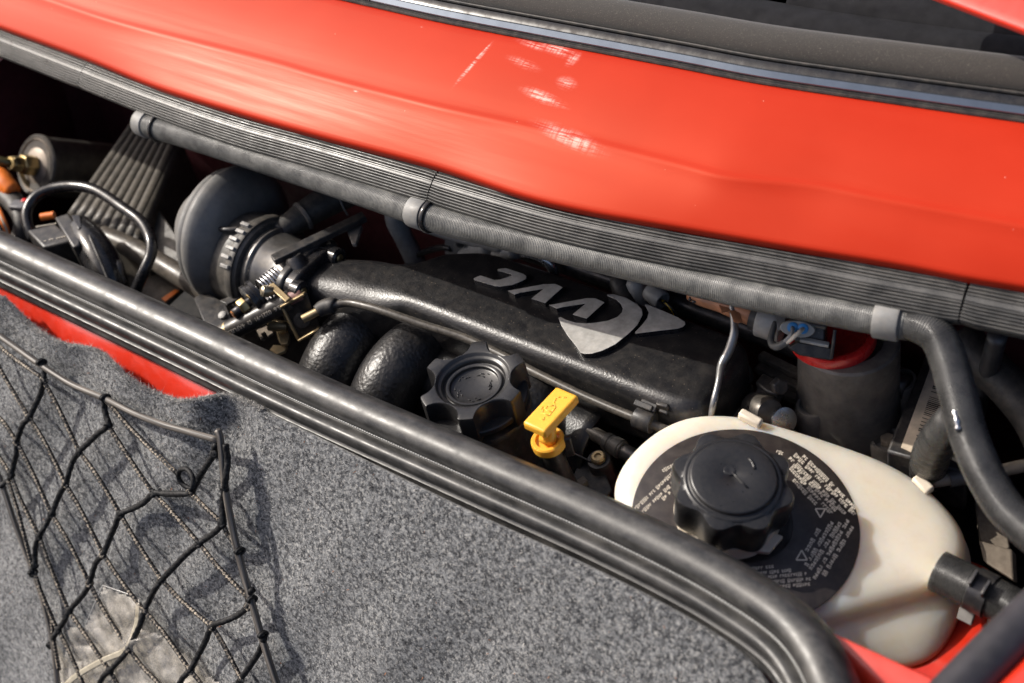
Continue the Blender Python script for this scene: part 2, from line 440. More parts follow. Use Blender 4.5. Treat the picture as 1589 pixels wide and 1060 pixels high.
def mk_bag():
    k = N('clear_bag'); tr = k.n('BsdfTransparent'); tr.inputs[0].default_value = (.93, .91, .87, 1)
    k.set(Base_Color=(.80, .76, .70), Roughness=.05, Specular_IOR_Level=1.0, Normal=k.bump(k.noise(1.3, 3, .5, None, 1.), .5, .2))
    mx = k.n('MixShader')
    k.l(k.ramp(k.noise(.9, 4, .6), [(.38, .14), (.66, .40)]), mx.inputs[0]); k.l(tr.outputs[0], mx.inputs[1]); k.l(k.b.outputs[0], mx.inputs[2]); k.l(mx.outputs[0], k.out.inputs[0])
    return k.m
bag_m = mk_bag()

# ================================================================== SETTING
def rail(px, z, xs):
    """a line seen in the photo, at the heights z, resampled at the car positions xs"""
    P = np.array([U(x, y, z[i] if not np.isscalar(z) else z) for i, (x, y) in enumerate(px)])
    o = np.argsort(P[:, 0]); P = P[o]
    Q = catmull(P, .5); o = np.argsort(Q[:, 0]); Q = Q[o]
    def ex(c):
        r = np.interp(xs, Q[:, 0], Q[:, c])
        s0 = (Q[5, c] - Q[0, c]) / (Q[5, 0] - Q[0, 0] + 1e-9); s1 = (Q[-1, c] - Q[-6, c]) / (Q[-1, 0] - Q[-6, 0] + 1e-9)
        r = np.where(xs < Q[0, 0], Q[0, c] + s0 * (xs - Q[0, 0]), r); return np.where(xs > Q[-1, 0], Q[-1, c] + s1 * (xs - Q[-1, 0]), r)
    return np.stack([xs, ex(1), ex(2)], 1)

upper_px = [(0, 65), (129, 115), (245, 160), (371, 203), (500, 239), (673, 290), (811, 331), (915, 357), (1050, 385), (1150, 403), (1250, 422), (1355, 443), (1490, 468), (1589, 488)]
XS = np.linspace(-62, 36, 99)
seal_rail = rail(upper_px, 8.0, XS)

# engine bay: front bulkhead (body red, darkened in its colour for shade), side, floor, boot-side bulkhead
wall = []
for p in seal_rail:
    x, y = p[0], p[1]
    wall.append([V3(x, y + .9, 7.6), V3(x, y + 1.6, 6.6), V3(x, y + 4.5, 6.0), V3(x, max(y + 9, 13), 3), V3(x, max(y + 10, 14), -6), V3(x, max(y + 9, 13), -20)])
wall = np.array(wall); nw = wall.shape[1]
o = mk('bay_front_wall', (wall.reshape(-1, 3), grid_faces(len(wall), nw, False)), bay_red_shaded, solid=.12); o['kind'] = 'structure'
fl = np.array([V3(-62, -11, -16), V3(36, -11, -16), V3(36, 14, -16), V3(-62, 14, -16)])
o = mk('bay_floor', (fl, [(0, 1, 2, 3)]), bay_dark, solid=.3); o['kind'] = 'structure'
o = mk('bay_side_wall', (np.array([V3(-60, -12, -20), V3(-60, 15, -20), V3(-60, 15, 1), V3(-60, -12, 0)]), [(0, 1, 2, 3)]), bay_red_shaded, solid=.12); o['kind'] = 'structure'
o = mk('bay_end_wall', (np.array([V3(36, -22, -20), V3(36, 16, -20), V3(36, 16, 6), V3(36, -22, 4)]), [(0, 1, 2, 3)]), bay_dark, solid=.12); o['kind'] = 'structure'

# ------------------------------------------------------------------ red rear deck panel
crease_px = [(72, 0), (189, 38), (409, 94), (500, 121), (673, 166), (846, 204), (1050, 256), (1130, 277), (1259, 289), (1370, 311), (1589, 352)]
top_px = [(573, 9), (690, 35), (850, 66), (1050, 104), (1185, 130), (1400, 162), (1589, 189)]
lip_px = [(0, 47), (138, 98), (245, 142), (371, 182), (500, 219), (673, 265), (811, 311), (915, 336), (1050, 360), (1250, 395), (1400, 420), (1500, 440), (1589, 455)]
XR = np.linspace(-62, 36, 148)
lip = rail(lip_px, 8.75, XR); cre = rail(crease_px, 11.0, XR); top = rail(top_px, 13.0, XR)
rows = []
d1 = lambda a, b, t: a * (1 - t) + b * t
lipin = lip + V3(0, .8, -.9); lip2 = lip + V3(0, .05, .10); lip3 = lip + V3(0, -.04, .46)
rows = [lipin, lip + V3(0, .12, -.12), lip2, lip3, d1(lip3, cre, .06), d1(lip3, cre, .3) + V3(0, -.03, .03), d1(lip3, cre, .6) + V3(0, -.03, .03), d1(lip3, cre, .9) + V3(0, .0, .0), cre + V3(0, -.06, .09),
        d1(cre, top, .045) + V3(0, 0, .02), d1(cre, top, .10) + V3(0, 0, .05), d1(cre, top, .3) + V3(0, 0, .14), d1(cre, top, .6) + V3(0, 0, .16), d1(cre, top, .92) + V3(0, 0, .05), top, top + V3(0, .3, -.35)]
rows = np.array(rows)
deck = thing('rear_deck_panel', 'red painted rear deck panel with scuffed lacquer above the ribbed seal', 'body panel', V3(0, 5, 8))
pn = mk('panel', (rows.reshape(-1, 3), [q[::-1] for q in grid_faces(len(rows), len(XR), False)]), red_paint, deck, smooth=180, subsurf=1)

# ------------------------------------------------------------------ ribbed weatherstrip along the deck panel
def EH(e, h): return (.8 * e + .6 * h, -.6 * e + .8 * h)       # profile seen square-on from the camera side: e downwards, h towards the eye
prof = []
ne = 130
for i in range(ne + 1):
    e = -1.0 + 2.0 * i / ne; u = (e + 1) / 2
    h = .42 * math.sqrt(max(0, 1 - (abs(e) / 1.08) ** 2.4)) - .1
    amp = .13 if u < .36 else (.012 if u < .50 else .12)
    per = .18 if u < .36 else .165
    h -= amp * (.5 + .5 * math.cos(2 * math.pi * (e + 1) / per)) ** 2.5
    prof.append(EH(e, h))
prof += [EH(1.0, -.9), EH(-1.0, -.9)]
strip = thing('ribbed_weatherstrip', 'grey ribbed rubber weatherstrip along the lower edge of the red panel', 'seal', V3(0, 3, 7))
joints = [-62.]
for jx in ((131, 116), (673, 290), (1496, 469)): joints.append(U(*jx, 8.0)[0])
joints.append(36.)
for a, b in zip(joints[:-1], joints[1:]):
    xs = np.linspace(a + .05, b - .05, max(12, int((b - a) / .6)))
    P = rail(upper_px, 8.0, xs)
    sc = np.ones(len(xs)); dd = np.minimum(xs - a, b - xs); sc += -.05 * np.exp(-(dd / .35) ** 2)
    P[:, 2] += .05 * np.exp(-((xs - a) / .5) ** 2) if a > -60 else 0
    mk('strip_section', sweep(prof, P, closed=True, scale=sc), rib_m, strip, smooth=60)

# ------------------------------------------------------------------ trim, soft top and red piece beyond the deck
XT = np.linspace(-62, 36, 80)
tp = rail(top_px, 13.0, XT)
def EU(e, h): return (-(.8 * e - .6 * h), .6 * e + .8 * h)     # e upwards in the picture (away from the eye), h towards it; side = -Y
trim = thing('window_trim_strip', 'dark glossy trim strip with rubber beads between red panel and black soft top', 'trim', V3(0, 11, 12))
bead = [EU(-.03, -.4), EU(-.03, .0), EU(.06, .07), EU(.13, .0), EU(.2, .06), EU(.27, -.02), EU(.27, -.4)]
mk('lower_bead', sweep(bead, tp), soft_black, trim)
gapx = U(576, 6, 13)[0]
band = [EU(.28, -.4), EU(.28, .05), EU(.33, .12), EU(.66, .17), EU(.74, .10), EU(.78, -.3)]
for a, b in ((-62, gapx - .06), (gapx + .06, 36)):
    mk('bright_band', sweep(band, rail(top_px, 13.0, np.linspace(a, b, 70))), chrome_m, trim, smooth=30)
mk('black_channel', sweep([EU(.78, -.4), EU(.79, -.1), EU(1.0, -.12), EU(1.2, -.06), EU(1.26, -.4)], tp), gloss_black, trim)
mk('upper_bead', sweep([EU(1.26, -.4), EU(1.27, .0), EU(1.33, .07), EU(1.4, .05), EU(1.44, -.05), EU(1.45, -.4)], tp), soft_black, trim)
softtop = thing('folded_soft_top', 'black woven cloth of the folded soft top behind the trim strip', 'soft top', V3(0, 14, 12))
roll = [EU(1.43, -.5), EU(1.45, -.15), EU(1.7, .12), EU(2.1, .3), EU(2.6, .32), EU(3.0, .15), EU(3.25, -.2), EU(3.3, -.8), EU(3.2, -2)]
rg = sweep(roll, tp); 
mk('cloth_roll', rg, fabric_m, softtop, smooth=180, subsurf=2)
back = tp + V3(0, 4.4, .2)
mk('cloth_fold', sweep([EU(-1.2, -2.2), EU(-.4, -1.6), EU(.6, -1.35), EU(1.7, -1.5), EU(2.4, -2.4)], back), fold_shade_m, softtop, smooth=180, subsurf=2)
hang = []
for i, x in enumerate(np.linspace(8, 44, 22)):
    base_ = V3(x, 18.2 + .05 * x, 12.0); s = i / 21
    hang.append([base_ + V3(0, 0, 0), base_ + V3(0, .6, .7 + .6 * math.sin(s * 5 + 1)), base_ + V3(0, 1.8, 1.1 + .4 * math.sin(s * 9)), base_ + V3(0, 4, 1.6), base_ + V3(0, 12, 3.0)])
hang = np.array(hang)
mk('cloth_pleat', (hang.reshape(-1, 3), grid_faces(22, 5, False)), fold_shade_m, softtop, smooth=180, subsurf=2)
a, b = U(1420, -12, 17.5), U(1640, 72, 17.5)
redp = [V3(*(a + (a - b) * .4)), a, b, b + (b - a) * .3]
mk_ = sweep([(-.1, -.2), (.1, .25), (-.3, .5), (-2.6, 1.2), (-3.2, 1.0), (-3.2, -.3)], catmull(np.array(redp), 1.0), closed=True)
tag(mk('red_side_panel', mk_, red_plain, bevel=.12), 'red painted body edge above the soft top in the upper right corner', 'body panel')

# ------------------------------------------------------------------ bulkhead seal (plain, several beads)
low_px = [(-330, 250), (-160, 330), (0, 405), (250, 522), (450, 617), (700, 729), (900, 818), (1041, 887), (1130, 938), (1195, 984), (1230, 1026), (1254, 1078), (1272, 1140), (1286, 1200)]
Pl = catmull(np.array([U(x, y, 3.0) for x, y in low_px]), .45)
lp = [(-1.72, -1.3), (-1.72, -.7), (-1.68, -.35), (-1.58, -.06), (-1.42, .14), (-1.2, .29), (-.95, .39), (-.72, .42), (-.5, .39), (-.3, .27), (-.15, .07), (-.06, -.14), (-.02, -.28),
      (.04, -.32), (.12, -.31), (.2, -.24), (.3, -.07), (.42, .05), (.56, .11), (.7, .09), (.84, -.03), (.95, -.22), (1.03, -.44), (1.1, -.6), (1.18, -.62), (1.26, -.6), (1.34, -.7), (1.42, -.86), (1.55, -.9), (1.66, -1.0), (1.72, -1.2)]
seal = thing('bulkhead_seal', 'dark rubber bulkhead seal with rounded beads running diagonally across the foreground', 'seal', V3(0, -10.5, 1))
pe = [EH(e * 1.02, h) for e, h in lp]
mk('seal_body', sweep(pe, Pl, closed=True), seal_m, seal, smooth=50)
# stitched line in the groove
T, Sd, Up = frames(Pl, V3(0, 0, 1)); a_, b_ = EH(.01, -.14)
Pst = Pl + Sd * a_ + Up * b_
Ls = np.concatenate([[0], np.cumsum(np.linalg.norm(np.diff(Pst, axis=0), axis=1))])
vv, ff = [], []
for k, q in enumerate(np.arange(0, Ls[-1], .17)):
    c = np.array([np.interp(q, Ls, Pst[:, i]) for i in range(3)]); c2 = np.array([np.interp(q + .11, Ls, Pst[:, i]) for i in range(3)]); t = unit(c2 - c + 1e-9)
    g = box((c + c2) / 2, (.10, .055, .06), t, V3(0, -.8, -.6)); ff += [tuple(i + len(vv) * 8 for i in f) for f in g[1]]; vv.append(g[0])
st = mk('stitched_line', (np.vstack(vv), ff), M('stitch_thread', (.42, .42, .41), .5, var=.15), seal, smooth=0, kind='stuff')

# ------------------------------------------------------------------ boot wall: red flange, felt carpet
nC = unit((0, -.87, .5)); dC = unit((0, -.5, -.87))
pC = U(450, 676, 1.6)
edge_px = [(-200, 372), (-90, 420), (0, 455), (19, 467), (34, 486), (53, 505), (78, 520), (109, 534), (140, 541), (168, 551), (193, 567), (218, 589), (243, 607), (271, 618), (293, 621), (327, 617), (346, 616), (364, 624), (400, 638), (450, 662), (700, 785), (900, 878), (1041, 950), (1130, 1004), (1180, 1050), (1215, 1110), (1240, 1180)]
E0 = catmull(np.array([K(x, y, pC, nC) for x, y in edge_px]), .3)
nr = 70; L_ = 34.0
xl = K(345, 616, pC, nC)[0]
G = []
for i, e in enumerate(E0):
    for j in range(nr):
        s = L_ * (j / (nr - 1)) ** 1.3
        p = e + dC * s
        h = .35 * math.sin(p[0] * .35 + 1.) * math.sin(s * .22 + .4) + .18 * math.sin(p[0] * .9 + s * .5)
        if e[0] > xl: h = h * min(1., max(0., (s - 1.5) / 7)) - .12 * math.exp(-s / 2.5)
        if e[0] < xl + 2: h += .55 * math.exp(-s / 2.2) * min(1, max(0, (xl + 2 - e[0]) / 4))
        pk = K(352, 660, pC, nC); h -= .8 * math.exp(-np.sum((p - pk) ** 2) / 3.0)
        G.append(p + nC * h)
G = np.array(G)
gf = grid_faces(len(E0), nr, False)
carpet = thing('boot_carpet', 'grey felt carpet lining the boot wall with its top edge peeling away', 'carpet', V3(0, -16, -12))
mk('felt_sheet', (G, gf), felt_m, carpet, smooth=180, solid=.32, solid_off=-1)
# short fibres standing on the felt
Gg = G.reshape(len(E0), nr, 3)
fv, ff, fm = [], [], []
rng = np.random.default_rng(3)
def fibre(p, n_, ln, w, m):
    d = unit(n_ + rng.normal(0, .75, 3)); s = unit(np.cross(d, rng.normal(0, 1, 3))) * w
    k = len(fv); mid = p + d * ln * .55 ; tip = p + d * ln * .8 + rng.normal(0, .35, 3) * ln
    fv.extend([p - s, p + s, mid + s * .8, tip, mid - s * .8]); ff.append((k, k + 1, k + 2, k + 4)); ff.append((k + 4, k + 2, k + 3)); fm.extend([m, m])
for _ in range(60000):
    i = rng.integers(0, len(E0) - 1); j = int((nr - 2) * rng.random() ** 1.0 * .78)
    a, b = rng.random(2); p = Gg[i, j] * (1 - a) * (1 - b) + Gg[i + 1, j] * a * (1 - b) + Gg[i, j + 1] * (1 - a) * b + Gg[i + 1, j + 1] * a * b
    m = rng.choice(4, p=[.50, .27, .222, .008]); fibre(p - nC * .02, nC, rng.uniform(.10, .26), rng.uniform(.008, .018), m)
ie = int(np.searchsorted(E0[:, 0], xl + 3))
for _ in range(20000):
    i = rng.integers(0, ie); a = rng.random(); p = Gg[i, 0] * (1 - a) + Gg[i + 1, 0] * a - nC * rng.uniform(0, .32)
    fibre(p, unit(-dC + nC * .2), rng.uniform(.12, .38), rng.uniform(.008, .016), rng.choice([1, 2, 2, 2]))
fo = mk('felt_fibres', (np.array(fv), ff), fibre_mats, carpet, smooth=0, kind='stuff')
fo.data.polygons.foreach_set('material_index', fm)
# painted steel flange behind the carpet
fl0 = pC - nC * 1.5
xs = np.linspace(-60, 34, 40); ys = []
for x in xs:
    b0 = V3(x, fl0[1], fl0[2]); ys.append([b0 - dC * 2.0, b0 - dC * .1, b0 + dC * .6 + nC * .35, b0 + dC * 4 + nC * .1, b0 + dC * 30])
tag(mk('red_bulkhead_flange', (np.array(ys).reshape(-1, 3), grid_faces(40, 5, False)), red_plain, smooth=60, solid=.15), 'red painted steel flange showing between rubber seal and peeling carpet', 'body panel')
o = mk('bay_rear_wall', (np.array([V3(-60, -10.6, 2.2), V3(20, -10.6, 2.2), V3(20, -10.6, -20), V3(-60, -10.6, -20)]), [(0, 1, 2, 3)]), bay_dark, solid=.15); o['kind'] = 'structure'

# ================================================================== CARGO NET AND BAG
pN = pC + nC * 1.15
def NP(p, d=0.): return K(p[0], p[1], pN + nC * d, nC)
net = thing('cargo_net', 'black knotted cargo net with elastic border hanging in front of the carpet', 'net', NP((200, 1000)))
def border(pts, r=.2): return mk('elastic_cord', tube([NP(p) for p in pts], r, 10, .4), elastic_m, net, smooth=180)
border([(-120, 440), (-50, 487), (0, 522), (32, 545), (64, 567), (110, 596), (163, 619), (205, 640), (250, 658), (295, 671), (338, 683)])
border([(337, 668), (341, 676), (344, 700), (350, 760), (363, 830), (378, 890), (391, 935), (405, 985), (424, 1045), (445, 1110)], .21)
border([(-40, 650), (-10, 720), (5, 757), (25, 818), (50, 883), (66, 930), (80, 985), (86, 1030), (92, 1080)], .19)
B = {1: [(64, 562), (68, 590), (45, 648), (26, 686), (17, 737), (3, 752), (-30, 775)],
     2: [(163, 616), (168, 660), (123, 701), (102, 751), (80, 798), (61, 832), (54, 877), (51, 890)],
     3: [(337, 690), (333, 704), (296, 764), (238, 766), (187, 798), (160, 860), (139, 905), (107, 948), (90, 978), (77, 1002)],
     4: [(350, 690), (348, 760), (345, 812), (309, 843), (251, 900), (224, 948), (200, 1007), (170, 1041), (150, 1070), (130, 1110)],
     5: [(392, 915), (385, 941), (329, 972), (295, 1040), (270, 1085)],
     6: [(410, 990), (374, 1053), (350, 1110)]}
rnd = random.Random(4)
def cord(a, b, name, r, mat, sag=0., bend=0.):
    a, b = np.array(a, float), np.array(b, float); n = np.array([-(b - a)[1], (b - a)[0]]) / (np.linalg.norm(b - a) + 1e-6)
    pts = [a, a * .66 + b * .34 + n * bend, a * .33 + b * .67 + n * bend * .7, b]
    P = [NP(p, sag * math.sin(math.pi * k / 3)) for k, p in enumerate(pts)]
    return mk(name, tube(P, r, 8, .35), mat, net, smooth=180)
for k, P in B.items():
    Q = []
    for a, b in zip(P[:-1], P[1:]):
        a, b = np.array(a, float), np.array(b, float); n = np.array([-(b - a)[1], (b - a)[0]]) / np.linalg.norm(b - a); bd = rnd.uniform(-4.5, 4.5)
        Q += [NP(a, .06), NP(a * .67 + b * .33 + n * bd, rnd.uniform(-.12, .2)), NP(a * .33 + b * .67 + n * bd * .6, rnd.uniform(-.12, .2))]
    Q.append(NP(P[-1]))
    mk('net_cord', tube(Q, .18, 14, .12, rfun=lambda L, a: 1 + .09 * math.sin(3 * a + L * 10)), braid_b, net, smooth=180)
A = [((67, 590), (123, 701)), ((123, 701), (187, 798)), ((187, 798), (251, 900)), ((251, 900), (329, 972)), ((329, 972), (374, 1053)),
     ((45, 648), (102, 751)), ((102, 751), (160, 860)), ((160, 860), (224, 948)), ((224, 948), (295, 1040)), ((295, 1040), (330, 1090)),
     ((26, 686), (80, 798)), ((80, 798), (139, 905)), ((139, 905), (200, 1007)), ((200, 1007), (262, 1075)),
     ((17, 737), (61, 832)), ((61, 832), (107, 948)), ((107, 948), (170, 1041)), ((170, 1041), (190, 1085)),
     ((52, 885), (90, 978)), ((92, 980), (135, 1075)), ((51, 880), (82, 960)), ((80, 955), (92, 1040)),
     ((168, 660), (238, 766)), ((238, 766), (309, 843)), ((309, 843), (388, 930)),
     ((165, 622), (275, 735)), ((296, 764), (345, 812)), ((345, 812), (372, 855)),
     ((-20, 530), (45, 648)), ((-10, 640), (26, 686)), ((-12, 690), (17, 737)), ((-5, 535), (64, 585)), ((12, 745), (52, 885)), ((374, 1053), (380, 1100))]
for a, b in A: cord(a, b, 'net_cord', .14, braid_a, rnd.uniform(-.15, .15), rnd.uniform(-3, 3))
# curled loop of the cord end
lo = [(299, 760), (284, 752), (277, 741), (279, 730), (289, 728), (297, 736), (300, 748), (296, 762)]
mk('cord_loop', tube([NP(p, .12 * i) for i, p in enumerate(lo)], .15, 8, .2), braid_b, net, smooth=180)
knots = {tuple(p) for P in B.values() for p in P[1:] if p[1] < 1080}
for p in knots:
    c = NP(p, .05); g = []
    for q in range(2):
        ang = rnd.uniform(0, 6.28); u, v, w = axes_of(unit(nC + np.array([rnd.uniform(-.6, .6) for _ in range(3)])))
        ring = [c + .17 * (u * math.cos(t) + v * math.sin(t)) + w * .05 * (q - .5) for t in np.linspace(0, 6.6, 9)]
        g.append(tube(ring, .125, 7, .12))
    mk('knot', join(*g), braid_a if rnd.random() < .5 else braid_b, net, smooth=180)
for p in ((64, 562), (163, 617), (391, 930), (408, 985), (372, 855), (51, 888)):
    c = NP(p); P = [c + dC * .15 * math.cos(t) * (1 + 0 * t) + nC * .27 * math.sin(t) + V3(.10 * (t / 6.28 - 1), 0, 0) for t in np.linspace(0, 12.6, 22)]
    mk('border_wrap', tube(P, .10, 7, .15), braid_b, net, smooth=180)

# crumpled clear bag
poly = [(159, 908), (188, 918), (218, 929), (224, 975), (253, 984), (298, 1022), (345, 1062), (360, 1110), (80, 1110), (88, 1040), (86, 992), (110, 972), (132, 970), (145, 940)]
def inside(x, y, P):
    c = False; n = len(P); j = n - 1
    for i in range(n):
        if (P[i][1] > y) != (P[j][1] > y) and x < (P[j][0] - P[i][0]) * (y - P[i][1]) / (P[j][1] - P[i][1]) + P[i][0]: c = not c
        j = i
    return c
from mathutils import noise as mn
idx = {}; bv = []; bf = []; step = 4
def bh(x, y, o):
    v = mn.voronoi(Vector((x / 62, y / 48, o)))[0]; v2 = mn.voronoi(Vector((x / 17 + 3, y / 17, o)))[0]
    return .3 + .9 * (v[1] - v[0]) + .06 * (v2[1] - v2[0]) + .3 * mn.noise(Vector((x / 60, y / 60, o)))
for layer in (0, 1):
    for gx in range(72, 371, step):
        for gy in range(906, 1116, step):
            if inside(gx, gy, poly):
                idx[(layer, gx, gy)] = len(bv)
                bv.append(K(gx, gy, pC + nC * (bh(gx, gy, layer * 7.3) * (1. if layer else .55) + .15 + .25 * layer), nC))
    for (l, gx, gy), i in list(idx.items()):
        if l != layer: continue
        q = [(l, gx, gy), (l, gx + step, gy), (l, gx + step, gy + step), (l, gx, gy + step)]
        if all(t in idx for t in q):
            if (gx // step + gy // step) % 2: bf += [(idx[q[0]], idx[q[1]], idx[q[2]]), (idx[q[0]], idx[q[2]], idx[q[3]])]
            else: bf += [(idx[q[0]], idx[q[1]], idx[q[3]]), (idx[q[1]], idx[q[2]], idx[q[3]])]
bag = thing('plastic_bag', 'crumpled clear plastic bag tucked behind the net at the bottom', 'bag', pC + dC * 25)
mk('film', (np.array(bv), bf), bag_m, bag, smooth=35)
for L in ([(132, 970), (145, 940), (159, 908)], [(159, 908), (188, 918), (218, 929)]):
    mk('fold_edge', tube([K(x, y, pC + nC * 1.0, nC) for x, y in L], [.012, .022, .012], 6, .3), M('bag_edge', (.7, .68, .65), .12, spec=1.), bag, smooth=180)
zs = catmull(np.array([K(x, y, pC + nC * 1.25, nC) for x, y in ((214, 935), (212, 965), (203, 995), (190, 1012), (160, 1025), (120, 1048), (95, 1070))]), .4)
mk('zip_strip', sweep([(-.2, 0), (-.1, .03), (0, .0), (.1, .03), (.2, 0)], zs, up=nC, caps=False), M('milky_film', (.42, .38, .30), .25, var=.2), bag, smooth=60, solid=.03)

# ================================================================== INTAKE MANIFOLD
man = thing('intake_manifold', 'black crinkle painted intake manifold with raised silver letters and arrow emblem', 'manifold', V3(-2, 2, -10))
# plenum: rounded sections along X : (x, back y, front y, top z, bottom z, corner radius)
secs = [(-15.9, 1.2, -2.2, -.1, -4.4, 1.9), (-15.3, 1.6, -2.2, -.05, -4.5, 2.1), (-14.6, 2.0, -2.1, -.05, -4.6, 2.2), (-13, 2.6, -1.9, 0, -4.6, 2.2), (-11.4, 3.0, -1.6, -.05, -4.6, 2.15), (-10.2, 3.5, -1.3, .0, -4.6, 2.0), (-9.4, 4.2, -.9, .03, -4.5, 1.6), (-8.7, 4.8, -.45, .05, -4.4, 1.05), (-8, 5.1, -.3, .05, -4.4, .9), (-6.5, 5.8, -.25, .05, -4.4, .9), (-4, 6.0, -.25, .05, -4.4, .9), (0, 6.05, -.25, .05, -4.4, .9), (5, 6.05, -.25, .05, -4.4, .9), (9, 6.0, -.25, .05, -4.4, .9), (10.6, 6.0, -.25, .03, -4.4, .95), (11.6, 5.9, -.1, -.05, -4.3, 1.0), (12.2, 5.6, .25, -.3, -4.0, 1.1), (12.6, 5.0, .8, -.9, -3.6, 1.1), (12.75, 4.2, 1.6, -1.7, -3.0, .6)]
sv = []
SC = np.array(secs); xq = np.concatenate([np.linspace(-15.9, 10.6, 60), np.linspace(10.8, 12.75, 14)])
CS = catmull(SC, .25); CS = CS[np.argsort(CS[:, 0])]
nper = 40
for x in xq:
    yb, yf, zt, zb, r = [np.interp(x, CS[:, 0], CS[:, c]) for c in range(1, 6)]
    r = min(r, (yb - yf) / 2.02, (zt - zb) / 2.02)
    # corners: front top (radius r), back top (radius r*.55), back bottom, front bottom
    for (cy, cz, rr, a0) in ((yf + r, zt - r, r, 180), (yb - r * .5, zt - r * .5, r * .5, 90), (yb - r * .5, zb + r * .5, r * .5, 0), (yf + r, zb + r, r, -90)):
        for k in range(10):
            a = math.radians(a0 - 90 * k / 9); sv.append(V3(x, cy + rr * math.cos(a), cz + rr * math.sin(a)))
pf = grid_faces(len(xq), nper, True) + [tuple(range(nper - 1, -1, -1)), tuple((len(xq) - 1) * nper + j for j in range(nper))]
# a step in the top: the raised pad the letters stand on begins here
sv = np.array(sv)
mk('plenum', (sv, pf), crinkle, man, smooth=60)
# runners
for rx in (-12.5, -8.0, 1.5):
    P = [V3(rx + .3, .6, -3.4), V3(rx + .1, -1.2, -3.3), V3(rx, -3.0, -3.7), V3(rx - .1, -4.6, -4.9), V3(rx - .1, -5.7, -6.8), V3(rx - .1, -6.2, -9.0), V3(rx - .1, -6.3, -12)]
    mk('runner', tube(P, [1.75, 1.95, 2.05, 2.08, 2.05, 1.95, 1.8], 28, .3), runner_m, man, smooth=180)
    P2 = [p + V3(0, 0, 0) for p in P]
web = []
for i, x in enumerate(np.linspace(-15, 6, 30)):
    web.append([V3(x, .2, -2.9), V3(x, -1.2, -3.1), V3(x, -2.4, -3.9), V3(x, -3.2, -5.2), V3(x, -3.5, -8)])
mk('runner_web', (np.array(web).reshape(-1, 3), grid_faces(30, 5, False)), crinkle, man, smooth=180, solid=.3)
# throttle flange with screw eyes
fl = V3(-16.2, -.45, -1.85)
def flange_poly(c, ry, rz):
    P = []
    for k in range(40):
        a = 2 * math.pi * k / 40; P.append(c + V3(0, ry * np.sign(math.cos(a)) * abs(math.cos(a)) ** .55, rz * np.sign(math.sin(a)) * abs(math.sin(a)) ** .55))
    return np.array(P)
mk('flange', prism(flange_poly(fl + V3(.5, 0, 0), 2.5, 2.5), (-.9, 0, 0)), gloss_black, man, bevel=.18)
for (dy, dz) in ((-1.75, 1.75), (1.75, 1.75), (-1.75, -1.75)):
    b_ = mk('screw_boss', lathe([(.62, -.2), (.66, .5), (.5, .62), (.3, .62), (.3, .3), (.02, .3)], fl + V3(.5, dy, dz), (1, 0, 0), 24), gloss_black, man)
    mk('screw', lathe([(.28, 0), (.28, .35), (.2, .4), (.01, .36)], fl + V3(.75, dy, dz), (1, 0, 0), 12), brass, b_)
mk('hump', lathe([(.9, -.6), (.85, .0), (.7, .3), (.4, .42), (.38, .2), (.02, .2)], U(503, 378, .55) - V3(0, 0, .45), (0, .1, 1), 28), crinkle, man)

# letters and emblem (tops at z = .3)
def z5(p): return (700 + p[0] / 3.531, 360 + p[1] / 3.531)
Cp = [(255, 203), (300, 197), (395, 228), (412, 240), (413, 254), (390, 268), (335, 290), (265, 300), (235, 295), (125, 262), (123, 254), (160, 237), (238, 262), (268, 260), (333, 238), (328, 230), (255, 213)]
Vm = [(310, 322), (505, 285), (570, 283), (612, 303), (515, 390), (438, 365), (505, 312), (380, 332), (348, 343)]
Vr = [(535, 400), (740, 362), (790, 362), (842, 385), (742, 475), (665, 452), (735, 393), (610, 412), (578, 420)]
Cr = [(855, 342), (890, 340), (960, 360), (1020, 395), (1047, 425), (1050, 455), (1020, 510), (970, 560), (900, 615), (830, 650), (770, 667), (730, 668), (708, 660), (680, 620), (640, 570), (605, 515), (588, 470), (600, 465), (630, 480), (680, 495), (740, 500), (800, 495), (860, 485), (910, 465), (935, 440), (940, 420), (930, 395), (905, 370), (855, 350)]
Wd = [(1060, 398), (1075, 396), (1160, 430), (1240, 465), (1280, 490), (1285, 505), (1270, 520), (1240, 530), (1150, 540), (1010, 557), (1008, 547), (1045, 510), (1075, 470), (1082, 440)]
for nm, P in (('letter_c', Cp), ('letter_v', Vm), ('letter_v', Vr), ('arrow_crescent', Cr), ('arrow_wedge', Wd)):
    lo_ = mk(nm, prism([U(*z5(p), .38) for p in P], (0, 0, -.36)), [letter_m, gloss_black], man, bevel=.022, bseg=2)
    for pl in lo_.data.polygons: pl.material_index = 0 if abs(pl.normal.z) > .8 else 1

